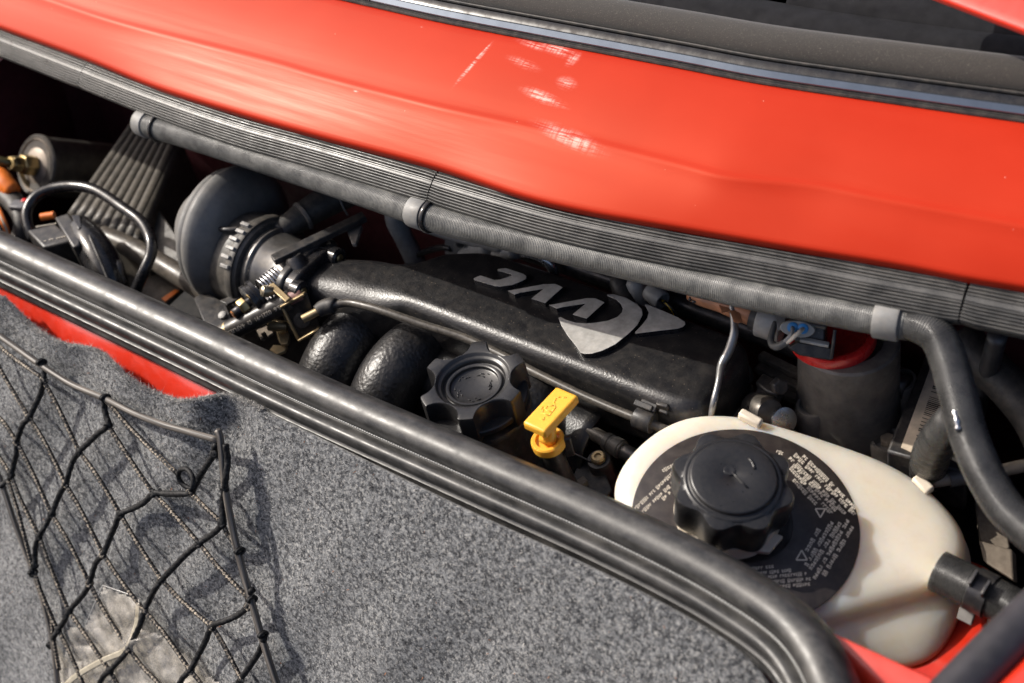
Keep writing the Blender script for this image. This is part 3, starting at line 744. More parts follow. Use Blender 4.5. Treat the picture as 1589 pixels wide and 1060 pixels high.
# ================================================================== OIL FILLER CAP
oc = U(733, 588, 3.0)
tv = U(703, 637, 2.4) - (oc - V3(0, 0, .6)); th0 = math.atan2(tv[1], tv[0])
R0 = 2.95
def scallop(a):
    best = R0
    for k in range(6):
        d = (a - th0 - k * math.pi / 3 + math.pi) % (2 * math.pi) - math.pi
        cs, rs = R0 + .36, 1.22                                # cutter circle
        t = cs * math.sin(abs(d))
        if t < rs and abs(d) < 1.2: best = min(best, cs * math.cos(d) - math.sqrt(rs * rs - t * t))
    return best - R0
cap = thing('engine_oil_cap', 'black scalloped oil filler cap with stepped recess in the middle', 'cap', oc - V3(0, 0, 2.2))
pr = [(.01, -.62), (1.28, -.62), (1.33, -.58), (1.36, -.42), (1.42, -.38), (1.52, -.38), (1.56, -.42), (1.58, -.52), (1.64, -.54), (1.70, -.50), (1.74, -.28), (1.80, -.22), (1.90, -.20), (1.96, -.16), (2.02, -.03), (2.08, .0),
      (R0 - .10, .0, .95), (R0 - .03, -.03, 1.), (R0, -.10, 1.), (R0 + .02, -.5, 1.), (R0 + .03, -1.3, 1.), (R0 + .03, -1.95, 1.), (R0 - .05, -2.05, 1.), (1.0, -2.05, 0)]
mk('cap_body', lathe(pr, oc, (0, 0, 1), 240, scallop), cap_plastic, cap, smooth=40)
mk('skirt', lathe([(2.0, -1.3), (2.72, -1.3), (2.78, -1.36), (2.78, -1.62), (2.0, -1.62)], oc, (0, 0, 1), 80), cap_plastic, cap, smooth=40)
for k, (a0, n_) in enumerate(((.3, 5), (1.5, 4), (2.6, 4), (3.8, 5), (5.1, 4))):
    for q in range(n_):
        a = a0 + q * .16 + rnd.uniform(-.03, .03); r = .95 + rnd.uniform(-.16, .16)
        c = oc + V3(r * math.cos(a), r * math.sin(a), -.60)
        mk('raised_mark', box(c, (rnd.uniform(.08, .26), .06, .07), V3(-math.sin(a + rnd.uniform(-.6, .6)), math.cos(a), 0), V3(math.cos(a), math.sin(a), 0)), cap_plastic, cap, bevel=.015)
neck = thing('oil_filler_neck', 'black oil filler neck below the scalloped cap', 'pipe', oc - V3(0, 0, 9))
mk('collar', lathe([(2.3, -2.06), (2.75, -2.1), (2.8, -2.2), (2.8, -2.42), (2.7, -2.5), (2.35, -2.52)], oc, (0, 0, 1), 64), black_plastic, neck)
mk('neck_tube', lathe([(2.45, -2.5), (2.5, -3.5), (2.7, -5.5), (3.0, -9)], oc, (.0, .05, 1), 48), black_plastic, neck)

# ================================================================== DIPSTICK
dip = thing('dipstick', 'yellow plastic dipstick handle with oil can symbol and collar', 'dipstick', U(852, 690, .2))
hq = [(863, 599), (898, 613), (845, 671), (810, 655)]
HQ = np.array([U(*p, 2.6) for p in hq]); hc = HQ.mean(0)
hu = unit((HQ[0] + HQ[1]) - (HQ[2] + HQ[3])); hv = unit((HQ[1] + HQ[2]) - (HQ[0] + HQ[3]))
lu = np.linalg.norm((HQ[0] + HQ[1]) - (HQ[2] + HQ[3])) / 2; lv = np.linalg.norm((HQ[1] + HQ[2]) - (HQ[0] + HQ[3])) / 2
hv = unit(hv - hu * hu.dot(hv)); hw = np.cross(hu, hv); hw = hw if hw[2] > 0 else -hw
hd = mk('handle', box(hc - hw * .29, (lu, lv, .58), hu, hv), yellow_m, dip, bevel=.16, bseg=4)
def HP(a, b, up=.0): return hc + hu * a * lu / 2 + hv * b * lv / 2 + hw * up
g = []
for L in ([(-.55, -.1), (-.55, .25), (-.42, .1)], [(-.3, .35), (-.3, -.3), (-.12, -.42), (-.12, .3), (-.3, .35)], [(-.12, .3), (.12, .28), (.3, -.15), (.5, -.25), (.62, -.05)], [(-.12, -.3), (.05, -.35), (.18, .05)], [(-.2, -.55), (-.05, -.6)], [(.62, .2), (.70, .25), (.68, .38)]):
    for a, b in zip(L[:-1], L[1:]): g.append(tube([HP(*a, -.012), HP(*b, -.012)], .045, 6, .3))
mk('oil_can_symbol', join(*g), yellow_m, hd, smooth=180)
dc = U(850, 683, .9)
mk('stem', tube([hc - hw * .5, (hc + dc) / 2 + V3(.05, 0, 0), dc], [.38, .34, .5], 16, .2), yellow_m, dip, smooth=180)
mk('collar', lathe([(.3, -.1), (.62, -.05), (.66, .12), (.82, .14), (.90, .06), (.92, -.12), (.90, -.4), (.8, -.5), (.3, -.5)], dc, (0, -.05, 1), 40), yellow_m, dip)
tubeo = thing('dipstick_tube', 'black dipstick tube under the yellow handle', 'pipe', dc - V3(0, 0, 8))
mk('tube', tube([dc - V3(0, 0, .45), dc + V3(.1, .1, -2), dc + V3(.3, .5, -5), dc + V3(.4, .8, -9)], [.62, .6, .55, .5], 20, .4), black_plastic, tubeo, smooth=180)
mk('lug', box(dc + V3(.8, .55, -.6), (.5, .35, 1.4), (.7, .7, 0), (-.7, .7, 0)), black_plastic, tubeo, bevel=.08)

# ================================================================== COOLANT HOSE UNDER THE RIBBED STRIP
hose = thing('coolant_hose', 'long grey rubber coolant hose with clips running below the ribbed weatherstrip', 'hose', V3(0, 1, 6))
hp = [(222, 190), (245, 198), (330, 224), (450, 263), (560, 299), (650, 330), (700, 346), (870, 386), (1000, 417), (1150, 453), (1300, 483), (1375, 497), (1412, 503)]
HPt = [U(x, y, 6.6 if i > 0 else 6.5) for i, (x, y) in enumerate(hp)]
mk('hose_length', tube(HPt, .80, 24, .3), hose_m, hose, smooth=180)
def ring_on(P, i, w, r, name, mat, off=0.):
    t = unit(P[i + 1] - P[i]); c = P[i] + t * off
    return mk(name, lathe([(r - .12, -w / 2), (r, -w / 2 + .03), (r + .02, -w / 2 + .1), (r + .02, w / 2 - .1), (r, w / 2 - .03), (r - .12, w / 2)], c, t, 36), mat, hose)
ring_on(HPt, 0, 1.0, .92, 'end_sleeve', M('pale_rubber', (.2, .2, .195), .5, dust=.4), .35)
ring_on(HPt, 1, .22, .96, 'clip_band', gloss_black, .15)
ring_on(HPt, 5, 1.1, .93, 'joint_sleeve', M('pale_rubber', (.2, .2, .195), .5), .1)
ring_on(HPt, 5, .30, .97, 'clip_band', gloss_black, .9)
ring_on(HPt, 11, 1.25, .93, 'joint_sleeve', M('pale_rubber', (.2, .2, .195), .5), .1)
elbow = thing('elbow_hose', 'glossy dark hose bending down at the right end of the coolant hose', 'hose', U(1500, 680, 2))
EP = [U(1405, 502, 6.6), U(1432, 508, 6.7), U(1456, 524, 6.5), U(1472, 560, 6.0), U(1487, 615, 5.2), U(1503, 675, 4.2), U(1530, 740, 3.2), U(1570, 800, 2.6), U(1640, 860, 2.2)]
mk('bend', tube(EP, [.74, .84, .88, .88, .88, .88, .88, .88, .88], 26, .25), hose_dark, elbow, smooth=180)
mk('branch', tube([U(1492, 640, 4.6), U(1470, 662, 3.2), U(1452, 688, 1.0), U(1442, 718, -2.), U(1440, 760, -7)], [.85, .85, .9, .95, .95], 24, .25, rfun=lambda L, a: 1 + .03 * math.sin(L * 9)), hose_dark, elbow, smooth=180)
mk('weld_bead', tube([U(1478, 628, 5.4), U(1484, 650, 5.2), U(1487, 668, 4.9)], .14, 8, .15, rfun=lambda L, a: 1 + .3 * math.sin(L * 17)), steel, elbow, smooth=180)

# ================================================================== THROTTLE CABLE, CLIP, SECOND PIPE
cab = thing('throttle_cable', 'thin dark throttle cable lying along the front of the manifold', 'cable', U(720, 527, -2.2))
cp = [(514, 475), (540, 470), (575, 477), (610, 488), (660, 505), (720, 524), (770, 547), (830, 578), (900, 612), (960, 638), (1000, 654), (1040, 670), (1080, 690)]
cz = [-.3, -.2, -.1, -.2, -.5, -.8, -1.0, -1.1, -1.2, -1.2, -1.2, -1.5, -2.0]
mk('sheath', tube([U(x, y, z) for (x, y), z in zip(cp, cz)], .26, 14, .3), cable_m, cab, smooth=180)
mk('sleeve', tube([U(492, 484, -.5), U(503, 477, -.4), U(516, 474, -.3), U(520, 474.5, -.3)], [.42, .5, .5, .44], 18, .15), soft_black, cab, smooth=180)
mk('adjuster', tube([U(470, 495, -.7), U(496, 482, -.47)], .26, 14, .2), yellow_zinc, cab, smooth=60)
clip = thing('cable_clip', 'black plastic clip gripping the cable at the manifold corner', 'clip', U(1000, 640, -2.3))
c0 = U(1000, 652, -1.2); tcx = unit(U(1040, 670, -1.4) - U(960, 638, -1.2))
ang = np.linspace(-.4, 2 * math.pi - 1.0, 30)
u_, v_, w_ = axes_of(tcx, (0, 0, 1))
prf = [(.36, -.55), (.58, -.55), (.60, -.5), (.60, .5), (.58, .55), (.36, .55)]
mk('clip_ring', lathe(prf, c0, tcx, 16), black_plastic, clip, bevel=.03)
for q, (dx, dy, dz, s) in enumerate(((0, .55, .55, (1.0, .5, .35)), (.1, .9, .25, (.45, .8, .9)), (.9, 1.0, .5, (.5, .9, .5)), (-.2, .35, .75, (1.1, .35, .12)))):
    mk(('latch', 'hinge_block', 'arm', 'tab')[q], box(c0 + V3(dx, dy, dz), s, tcx, V3(0, 1, .4)), black_plastic, clip, bevel=.05)
mk('back_plate', box(U(1030, 640, -1.2) + V3(.2, -.1, .1), (.7, .25, 1.9), (1, .1, 0), (0, 1, .2)), black_plastic, clip, bevel=.06)
pipe2 = thing('breather_pipe', 'short dark pipe with push-fit connector in front of the white tank', 'pipe', U(930, 680, -4.5))
pz = -3.6
mk('tube', tube([U(868, 645, pz - .8), U(890, 655, pz - .2), U(920, 672, pz), U(945, 686, pz)], .42, 16, .3), cable_m, pipe2, smooth=180)
a, b = U(941, 684, pz), U(968, 700, pz); t = unit(b - a)
mk('connector', lathe([(.40, -.1), (.52, 0), (.54, .3), (.50, .34), (.50, .55), (.56, .6), (.58, 1.1), (.52, 1.15), (.52, 1.25), (.44, 1.3)], a, t, 28), soft_black, pipe2)
mk('metal_stub', tube([U(966, 699, pz), U(1010, 724, pz - .2)], .46, 18, .3), dark_steel, pipe2, smooth=180)
br = thing('bolted_bracket', 'dark bracket with a round bolt beside the pipe connector', 'bracket', U(925, 730, -6.5))
mk('boss', lathe([(.75, -3.0), (.72, -.15), (.66, -.02), (.05, 0)], U(929, 712, -4.2), (0, -.1, 1), 24), black_plastic, br)
b_ = mk('bolt', lathe([(.43, 0), (.43, .2), (.34, .3), (.2, .3), (.16, .18), (.02, .18)], U(929, 712, -4.2), (0, -.1, 1), 24), yellow_zinc, br)
mk('plate', prism([U(*p, -4.9) for p in ((893, 728), (912, 712), (934, 722), (950, 760), (925, 790), (880, 765))], (0, 0, -.3)), black_plastic, br, bevel=.06)
mk('rib', prism([U(*p, -4.5) for p in ((884, 752), (905, 738), (912, 745), (892, 762))], (0, 0, -1.2)), dusty, br, bevel=.04)
mk('wire', tube([U(880, 700, -4.2), U(900, 708, -4.1), U(918, 717, -4.2)], .06, 8, .2), dark_steel, br, smooth=180)

# ================================================================== EXPANSION TANK
nT = unit((.22, 0, .975)); PT = U(1156, 810, -1.0)
uT = unit(V3(1, 0, 0) - nT * nT[0]); vT = np.cross(nT, uT)
def TP(px, py, d=0.): return K(px, py, PT + nT * d, nT)
def T2(p): q = p - PT; return np.array([q.dot(uT), q.dot(vT)])
sil = [(948, 752), (966, 718), (1010, 674), (1060, 648), (1110, 644), (1160, 648), (1260, 678), (1360, 712), (1420, 743), (1470, 788), (1500, 828), (1506, 862), (1488, 905), (1440, 925)]
P2 = [T2(TP(x, y, -.75)) for x, y in sil]
P2 += [np.array([6.0 * math.cos(a), 6.0 * math.sin(a)]) for a in np.linspace(math.pi * .9, math.pi * 1.85, 24)]
P2 = np.array(P2)
def hull(P):
    P = P[np.lexsort((P[:, 1], P[:, 0]))]; cr = lambda o, a, b: (a[0] - o[0]) * (b[1] - o[1]) - (a[1] - o[1]) * (b[0] - o[0])
    lo, hi = [], []
    for p in P:
        while len(lo) > 1 and cr(lo[-2], lo[-1], p) <= 0: lo.pop()
        lo.append(p)
    for p in P[::-1]:
        while len(hi) > 1 and cr(hi[-2], hi[-1], p) <= 0: hi.pop()
        hi.append(p)
    return np.array(lo[:-1] + hi[:-1])
def resample(H, n):
    c = H.mean(0); a = np.arctan2(H[:, 1] - c[1], H[:, 0] - c[0]); k = np.argmin(np.abs(a + math.pi)); H = np.roll(H, -k, 0)
    Q = np.vstack([H, H[:1]]); L = np.concatenate([[0], np.cumsum(np.linalg.norm(np.diff(Q, axis=0), axis=1))]); t = np.linspace(0, L[-1], n, endpoint=False)
    return np.stack([np.interp(t, L, Q[:, 0]), np.interp(t, L, Q[:, 1])], 1)
def rounded(P, n=120, it=10):
    H = resample(hull(P), n)
    for _ in range(it): H = (np.roll(H, 1, 0) + 2 * H + np.roll(H, -1, 0)) / 4
    return H
H = rounded(P2)
nrm = np.roll(H, -1, 0) - np.roll(H, 1, 0); nrm = np.stack([nrm[:, 1], -nrm[:, 0]], 1); nrm /= np.linalg.norm(nrm, axis=1)[:, None]
ZB = -5.6
low = [U(x, y, ZB) for x, y in ((1262, 985), (1300, 1012), (1346, 1034), (1400, 1040), (1440, 1034), (1470, 1004), (1492, 950))]
lo2 = np.array([[p[0], p[1]] for p in low] + [[(PT + uT * a[0] + vT * a[1])[0], (PT + uT * a[0] + vT * a[1])[1]] for a in (H - nrm * .25)])
HB = rounded(lo2, 120, 6)
top_xy = np.array([(PT + uT * a[0] + vT * a[1] - nT * 1.0) for a in H])
sh = min(range(120), key=lambda k: np.sum((np.roll(HB, -k, 0) - top_xy[:, :2]) ** 2)); HB = np.roll(HB, -sh, 0)
lay = [(0, 2.6), (-.02, 1.7), (-.06, 1.15), (-.16, .68), (-.34, .32), (-.62, .08), (-1.0, 0)]
tv = []
for d, ins in lay:
    for a in H - nrm * ins: tv.append(PT + uT * a[0] + vT * a[1] + nT * d)
for t, bulge in ((.15, .25), (.35, .5), (.6, .55), (.85, .25), (.97, .05), (1., -.15)):
    for k in range(120):
        p = top_xy[k]; q = np.array([HB[k, 0], HB[k, 1], ZB]); c = p * (1 - t) + q * t
        o_ = unit(np.array([c[0] - PT[0], c[1] - PT[1], 0])); tv.append(c + o_ * bulge * .6)
nh = 120; lay = lay + [0] * 6
tf = [tuple((i * nh + j, (i + 1) * nh + j, (i + 1) * nh + (j + 1) % nh, i * nh + (j + 1) % nh)) for i in range(len(lay) - 1) for j in range(nh)]
tf += [tuple(range(nh)), tuple((len(lay) - 1) * nh + j for j in range(nh - 1, -1, -1))]
tank = thing('expansion_tank', 'cream translucent coolant expansion tank with black warning label ring', 'tank', PT - V3(0, 0, 9))
body = mk('tank_body', (np.array(tv), tf), tank_m, tank, smooth=180)
mk('tab', box(TP(1163, 652, .05) + V3(0, .1, 0), (1.3, .5, .5), (1, 0, -.2), (0, 1, 0)), tank_solid, body, bevel=.12)
mk('tab', box(TP(1432, 752, -.2), (1.1, .6, .45), (1, -.4, -.2), (.4, 1, 0)), tank_solid, body, bevel=.12)
# label ring
lab = mk('warning_label', lathe([(2.35, .04), (2.36, .075), (5.58, .075), (5.62, .05), (5.62, -.02), (2.35, -.02), (2.35, .04)], PT, nT, 120), disc_m, tank, smooth=40)
pg = []
def tline(p0, p1, h, words=True):
    p0, p1 = np.array(p0, float), np.array(p1, float); L = np.linalg.norm(p1 - p0); d = (p1 - p0) / L; n = np.array([-d[1], d[0]]); s = 0
    while s < L:
        wl = rnd.randint(2, 9)
        for k in range(wl):
            if s > L: break
            w = h * rnd.uniform(.38, .62); t = rnd.random()
            hh = h * (1 if t < .3 else .72)
            c = p0 + d * (s + w / 2)
            # each character: two strokes of a tiny glyph
            parts = [(-.32, 0, .34, 1.), (.30, 0, .34, 1.), (0, .30, .8, .34)] if t < .4 else [(-.3, 0, .36, 1.), (.05, rnd.choice((-.3, 0, .3)), .85, .4), (.05, -.35, .8, .3)]
            for (ox, oy, sw, sh) in parts:
                q = c + d * ox * w + n * oy * hh; A_ = d * sw * w / 2; B_ = n * sh * hh / 2
                quad = [TP(*(q - A_ - B_), .085), TP(*(q + A_ - B_), .085), TP(*(q + A_ + B_), .085), TP(*(q - A_ + B_), .085)]
                pg.append((np.array(quad), [(0, 1, 2, 3)]))
            s += w * 1.25
        s += h * .55
for p0, p1 in (((1246, 707), (1327, 789)), ((1233, 705), (1327, 799)), ((1225, 710), (1314, 800)), ((1230, 722), (1298, 792)), ((1226, 726), (1288, 794)), ((1231, 744), (1267, 783))): tline(p0, p1, 7.4)
for p0, p1 in (((1271, 821), (1252, 854)), ((1291.5, 810), (1252, 876)), ((1304, 811), (1258, 882)), ((1316, 807), (1265, 895)), ((1323, 817), (1279, 891))): tline(p0, p1, 8.)
for p0, p1 in (((1153, 884), (1200, 879)), ((1172, 890), (1227, 885)), ((1177, 897), (1251, 890)), ((1188, 904), (1260, 898)), ((1199, 911), (1261, 906))): tline(p0, p1, 6.4)
for p0, p1 in (((980, 795), (1047, 731)), ((991, 800), (1049, 745)), ((1028, 731), (1044, 722)), ((1028, 775), (1040, 764)), ((1205, 700), (1214, 704))): tline(p0, p1, 6.5)
for c, r, up in (((1273, 794), 9, -1), ((1244, 864), 10, 1)):
    tri = [np.array(c) + r * np.array([math.cos(a), up * -math.sin(a)]) for a in (math.pi / 2 * 3 + math.pi, math.pi * 7 / 6, math.pi * 11 / 6)]
    for k in range(3):
        a, b = tri[k], tri[(k + 1) % 3]; d = (b - a) / np.linalg.norm(b - a); n = np.array([-d[1], d[0]]) * 1.1
        pg.append((np.array([TP(*(a - n), .085), TP(*(b - n), .085), TP(*(b + n), .085), TP(*(a + n), .085)]), [(0, 1, 2, 3)]))
mk('warning_print', join(*pg), letter_print, lab, smooth=0, kind='stuff')
tcc = TP(1128, 797, 0.0)           # neck centre on the tank top
mk('neck', lathe([(2.75, -.1), (2.62, .15), (2.55, .75), (2.2, .8), (2.0, 1.2), (1.6, 1.3)], tcc, nT, 48), tank_solid, tank)
mk('neck_lug', prism([tcc + uT * a + vT * b + nT * .35 for a, b in ((-1.6, -2.0), (.4, -2.4), (1.7, -2.3), (1.4, -2.9), (.5, -3.0), (-1.2, -2.8))], -nT * .3), tank_solid, tank, bevel=.06)
mk('neck_lug', prism([tcc + uT * a + vT * b + nT * .35 for a, b in ((2.0, -1.4), (2.4, .2), (3.0, .3), (2.9, -.9))], -nT * .3), tank_solid, tank, bevel=.06)
# cap
tc = thing('tank_cap', 'black lobed screw cap on the cream expansion tank', 'cap', tcc)
ct = tcc + nT * 3.3
lob = lambda a: .5 + .5 * math.cos(8 * a)
RL = 2.62
mk('cap_body', lathe([(.02, .0), (.13, .0), (.2, .05), (2.0, .05), (2.07, .02), (2.12, -.06), (2.14, -.16), (2.2, -.19), (2.28, -.17), (2.36, -.2), (2.42, -.27), (RL - .24, -.30, .38), (RL - .12, -.33, .44), (RL - .07, -.42, .46), (RL - .02, -.9, .46), (RL - .06, -2.2, .42), (RL - .12, -2.5, .38), (RL - .25, -2.55, .3), (1.2, -2.55)], ct, nT, 240, lob, ref=(1, .25, 0)), cap_plastic, tc, smooth=40)
def CPt(px, py): return K(px, py, ct + nT * .06, nT)
mk('raised_line', tube([CPt(1136, 733), CPt(1160, 757)], .05, 8, .3), cap_plastic, tc, smooth=180)
mk('raised_line', tube([CPt(1162, 711), CPt(1168, 719), CPt(1171, 728)], .07, 8, .2), cap_plastic, tc, smooth=180)
mk('dimple_rim', lathe([(.1, 0), (.2, .03), (.27, .02), (.3, -.03)], CPt(1132, 730), nT, 20), cap_plastic, tc)
# outlet and its hose
oo = U(1484, 900, -2.6); oax = unit((1, -.05, -.06))
mk('outlet_stub', lathe([(.75, -1.0), (.75, .6), (.85, .65), (.85, .9), (.6, 1.4)], oo, oax, 32), tank_m, tank)
oh = thing('outlet_hose', 'black hose with spring clamp pushed onto the tank outlet', 'hose', oo + V3(3, 0, -1))
mk('hose', tube([oo - oax * .95, oo + oax * 1.2, oo + oax * 3, oo + oax * 5 + V3(0, -.3, -.2), oo + oax * 9 + V3(0, -1.5, -1.0)], [1.02, 1.0, .95, .95, .95], 28, .25), hose_dark, oh, smooth=180)
mk('clamp_band', lathe([(1.0, -.45), (1.08, -.45), (1.08, .45), (1.0, .45)], oo + oax * 1.3, oax, 40), dark_steel, oh)
for (dy, dz, dx) in ((-.3, 1.25, 1.0), (-.5, 1.2, 1.7)):
    mk('clamp_ear', box(oo + oax * dx + V3(0, dy, dz), (.14, .8, .5), oax, (0, 1, .3)), dark_steel, oh, bevel=.03)
mk('clamp_ear', box(oo + oax * .9 + V3(0, -.75, -1.1), (.75, .2, .9), oax, (0, 1, -.3)), grey_plastic, oh, bevel=.04)
# ledge, stones
ledge = mk('red_ledge', prism([V3(12, -9, -5.7), V3(20, -9.8, -5.7), V3(24.5, -9.4, -5.7), V3(28.6, -6.6, -5.7), V3(29.6, -2, -5.7), V3(28, 2, -5.7), V3(12, 2, -5.7)], (0, 0, -3.5)), red_plain, bevel=.4, bseg=3)
tag(ledge, 'red painted metal ledge beneath the expansion tank', 'body panel')
gv = []
for _ in range(110):
    a = rnd.uniform(-2.2, -.1); r = rnd.uniform(.2, 1.6)
    p = V3(rnd.uniform(22.5, 28.6), rnd.uniform(-9.2, -5.6), -5.66); s = rnd.uniform(.08, .26)
    q = box(p + V3(0, 0, s * .3), (s, s * rnd.uniform(.5, 1), s * .6), (rnd.uniform(-1, 1), rnd.uniform(-1, 1), .1), (rnd.uniform(-1, 1), .7, rnd.uniform(-.5, .5))); gv.append(q)
o = mk('grit', join(*gv), M('grit', (.36, .25, .15), .85, var=.6, vs=3), None, smooth=0, kind='stuff'); o['label'] = 'leaf litter and grit on the ledge under the tank'; o['category'] = 'debris'

# ================================================================== LEFT CLUSTER: air duct, throttle body, linkage
AY, AZ = -.25, -1.7
XA = (1, 0, 0)
def XP(x, dy=0., dz=0.): return V3(x, AY + dy, AZ + dz)
duct = thing('air_duct', 'dark rubber air duct with wide collar and toothed clamp feeding the throttle body', 'duct', XP(-27, 0, -4))
mk('collar', lathe([(2.0, 1.25), (3.4, 1.2), (3.8, 1.0), (4.3, .6), (4.65, .25), (4.8, -.05), (4.8, -.4), (4.6, -.55), (4.45, -.7), (4.55, -.9), (4.5, -1.2), (4.2, -1.5), (3.6, -2.2), (2.6, -3.5)][::-1], XP(-24.2, .8, .95), (1, .05, .02), 72), duct_grey, duct, smooth=60)
mk('sleeve', lathe([(3.0, -5.4), (3.45, -4.8), (3.42, -4.6), (3.30, -4.4), (3.25, -2.4), (3.30, -1.4), (3.36, -.9), (3.36, -.25), (3.2, 0), (2.4, .02), (2.4, -.8)], XP(-20.6), XA, 72), duct_m, duct, smooth=45)
mk('clamp', lathe([(3.3, -.30), (3.47, -.30), (3.5, -.25), (3.5, .25), (3.47, .30), (3.3, .30)], XP(-21.1), XA, 72), duct_m, duct)
for k in range(6):
    a = math.radians(92 + k * 10); c = XP(-21.4 + .12 * (k % 2), 3.55 * math.cos(a), 3.55 * math.sin(a))
    mk('clamp_tooth', box(c, (.75, .26, .3), XA, (0, -math.sin(a), math.cos(a))), alu, duct, bevel=.05)
for k in range(14):
    a = math.radians(40 + k * 4); c = XP(-24.0, 3.3 * math.cos(a), 3.3 * math.sin(a))
hk = [XP(-23.6, 3.4 * math.cos(a), 3.4 * math.sin(a) + .12) for a in np.linspace(1.0, 1.9, 8)]
mk('hook', tube(hk, .22, 8, .2), black_plastic, duct, smooth=60)
mk('hook', tube([hk[-1], hk[-1] + V3(1.2, .1, .15), hk[-1] + V3(1.8, .5, .1)], .18, 8, .2), black_plastic, duct, smooth=60)
thr = thing('throttle_unit', 'grey metal throttle body between air duct and manifold', 'throttle body', XP(-20, 0, -4))
mk('barrel', lathe([(2.85, 0), (2.9, .15), (2.9, .45), (2.8, .55), (2.68, .58), (2.65, .8), (2.5, 1.1), (2.35, 2.4), (2.3, 4.0)], XP(-20.55), XA, 64), M('throttle_metal', (.16, .155, .15), .42, .7, dust=.3, bump=.3, bs=20, bd=.01), thr)
mk('mount_flange', prism(flange_poly(XP(-17.2, -.2, -.1), 2.6, 2.6), (.7, 0, 0)), black_plastic, thr, bevel=.2, bseg=3)
a, b = U(424, 404, .95), U(566, 336, .95); d = unit(b - a)
mk('cross_bar', box((a + b) / 2, (np.linalg.norm(b - a), .75, .45), d, np.cross(V3(0, 0, 1), d)), black_plastic, thr, bevel=.06)
mk('bar_bracket', prism([U(*p, .6) for p in ((536, 352), (556, 342), (562, 350), (552, 378), (546, 378))], (0, 0, -.3)), alu_dark, thr, bevel=.05)
mk('boss', lathe([(.75, -1.2), (.62, -.2), (.5, 0), (.25, .0), (.22, -.3), (.02, -.3)], U(455, 398, 1.0), (-.5, .2, 1), 24), dark_steel, thr)
bs_ = mk('stud', tube([U(365, 400, .5) , U(366, 413, -.2)], .12, 10, .2), dark_steel, thr)
mk('stud_nut', hexbolt(U(370, 414, -.6), (.1, -.1, 1), .42, .55), dark_steel, thr, bevel=.04)
mk('stud_base', box(U(378, 426, -1.3), (1.3, 1.0, 1.0), (1, .2, 0), (-.2, 1, .2)), black_plastic, thr, bevel=.15, bseg=3)
wb_ = thing('breather_boot', 'black rubber breather boot lying behind the throttle body', 'hose', U(480, 335, -2))
mk('boot', tube([U(430, 362, .2), U(455, 345, .3), U(490, 322, .4), U(540, 296, .4)], [.75, .85, 1.0, 1.1], 24, .3), soft_black, wb_, smooth=180)
mk('lip', lathe([(.8, -.15), (1.02, -.1), (1.05, .1), (.9, .15)], U(470, 336, .35), unit(U(490, 322, .4) - U(455, 345, .3)), 32), alu_dark, wb_)
mk('wire', tube([U(526, 305, 2.5), U(533, 322, 1.8), U(540, 335, 1.2)], .09, 8, .3), dark_steel, wb_, smooth=180)

# throttle linkage on the spindle (axis across to the boot side)
lk = thing('throttle_linkage', 'throttle spindle linkage with return spring and copper nut', 'linkage', U(405, 460, -4))
sc0 = U(424, 440, -.2); sa = unit((-.25, -1, -.12))
hel = [sc0 + sa * (.22 * t / (2 * math.pi)) * 1.0 + .82 * (axes_of(sa)[0] * math.cos(t) + axes_of(sa)[1] * math.sin(t)) for t in np.linspace(-2 * math.pi * 3, 2 * math.pi * 4, 150)]
mk('return_spring', tube(hel, .075, 7, .12), steel, lk, smooth=180)
mk('spindle', tube([sc0 - sa * 1.6, sc0 + sa * 3.2], .3, 14, .4), dark_steel, lk, smooth=180)
mk('quadrant', lathe([(.3, 0), (1.1, 0), (1.18, .06), (1.18, .3), (1.05, .34), (1.05, .5), (1.15, .54), (1.15, .75), (.9, .8), (.3, .8)], sc0 + sa * 1.15, sa, 40), gloss_black, lk)
mk('nut', hexbolt(sc0 + sa * 2.15, sa, .55, .55), brass, lk, bevel=.05)
mk('stud_end', lathe([(.28, 0), (.28, .5), (.22, .58), (.01, .58)], sc0 + sa * 2.7, sa, 18), copper_m, lk)
mk('tab_washer', prism([sc0 + sa * 2.05 + V3(a, 0, b) for a, b in ((-.2, -.3), (.75, -.2), (.9, -1.0), (.4, -1.1), (.1, -.7))], sa * .08), yellow_zinc, lk, bevel=.02)
mk('lever', prism([U(*p, .5) for p in ((415, 443), (424, 438), (450, 462), (443, 468))], (0, 0, -.18)), yellow_zinc, lk, bevel=.04)
mk('lever_pin', lathe([(.3, -.3), (.38, .1), (.36, .35), (.25, .45), (.02, .45)], U(416, 452, .4), unit((-.5, -.8, .5)), 20), M('pale_brass', (.5, .42, .3), .35, .8), lk)
bk = thing('cable_bracket', 'folded steel cable bracket with zinc edges beside the manifold throat', 'bracket', U(470, 500, -4))
nB = unit((.55, -.75, .35)); pB = U(470, 490, -1.2)
def BP(x, y, d=0.): return K(x, y, pB + nB * d, nB)
out = [(438, 475), (441, 471), (470, 455), (476, 456), (482, 472), (497, 508), (494, 514), (470, 527), (462, 524), (450, 500)]
mk('plate', prism([BP(*p) for p in out], -nB * .15), M('bracket_black', (.03, .026, .022), .4, .3, dust=.25), bk, bevel=.03)
ed = [(439, 474), (472, 456)]
for p, q, wd in (((437, 474), (474, 454), .5), ((438, 474), (464, 526), .28), ((464, 527), (497, 508), .4)):
    P, Q = BP(*p), BP(*q); d = unit(Q - P)
    mk('folded_edge', box((P + Q) / 2 + nB * wd * .3, (np.linalg.norm(Q - P), .16, wd), d, np.cross(nB, d)), yellow_zinc, bk, bevel=.05)
mk('grommet', lathe([(.3, -.1), (.5, 0), (.52, .15), (.3, .2)], BP(469, 496), nB, 24), soft_black, bk)
mk('arm', prism([U(*p, -3.0) for p in ((428, 510), (442, 505), (450, 520), (446, 533), (436, 534), (431, 525))], (0, 0, -.25)), yellow_zinc, bk, bevel=.04)
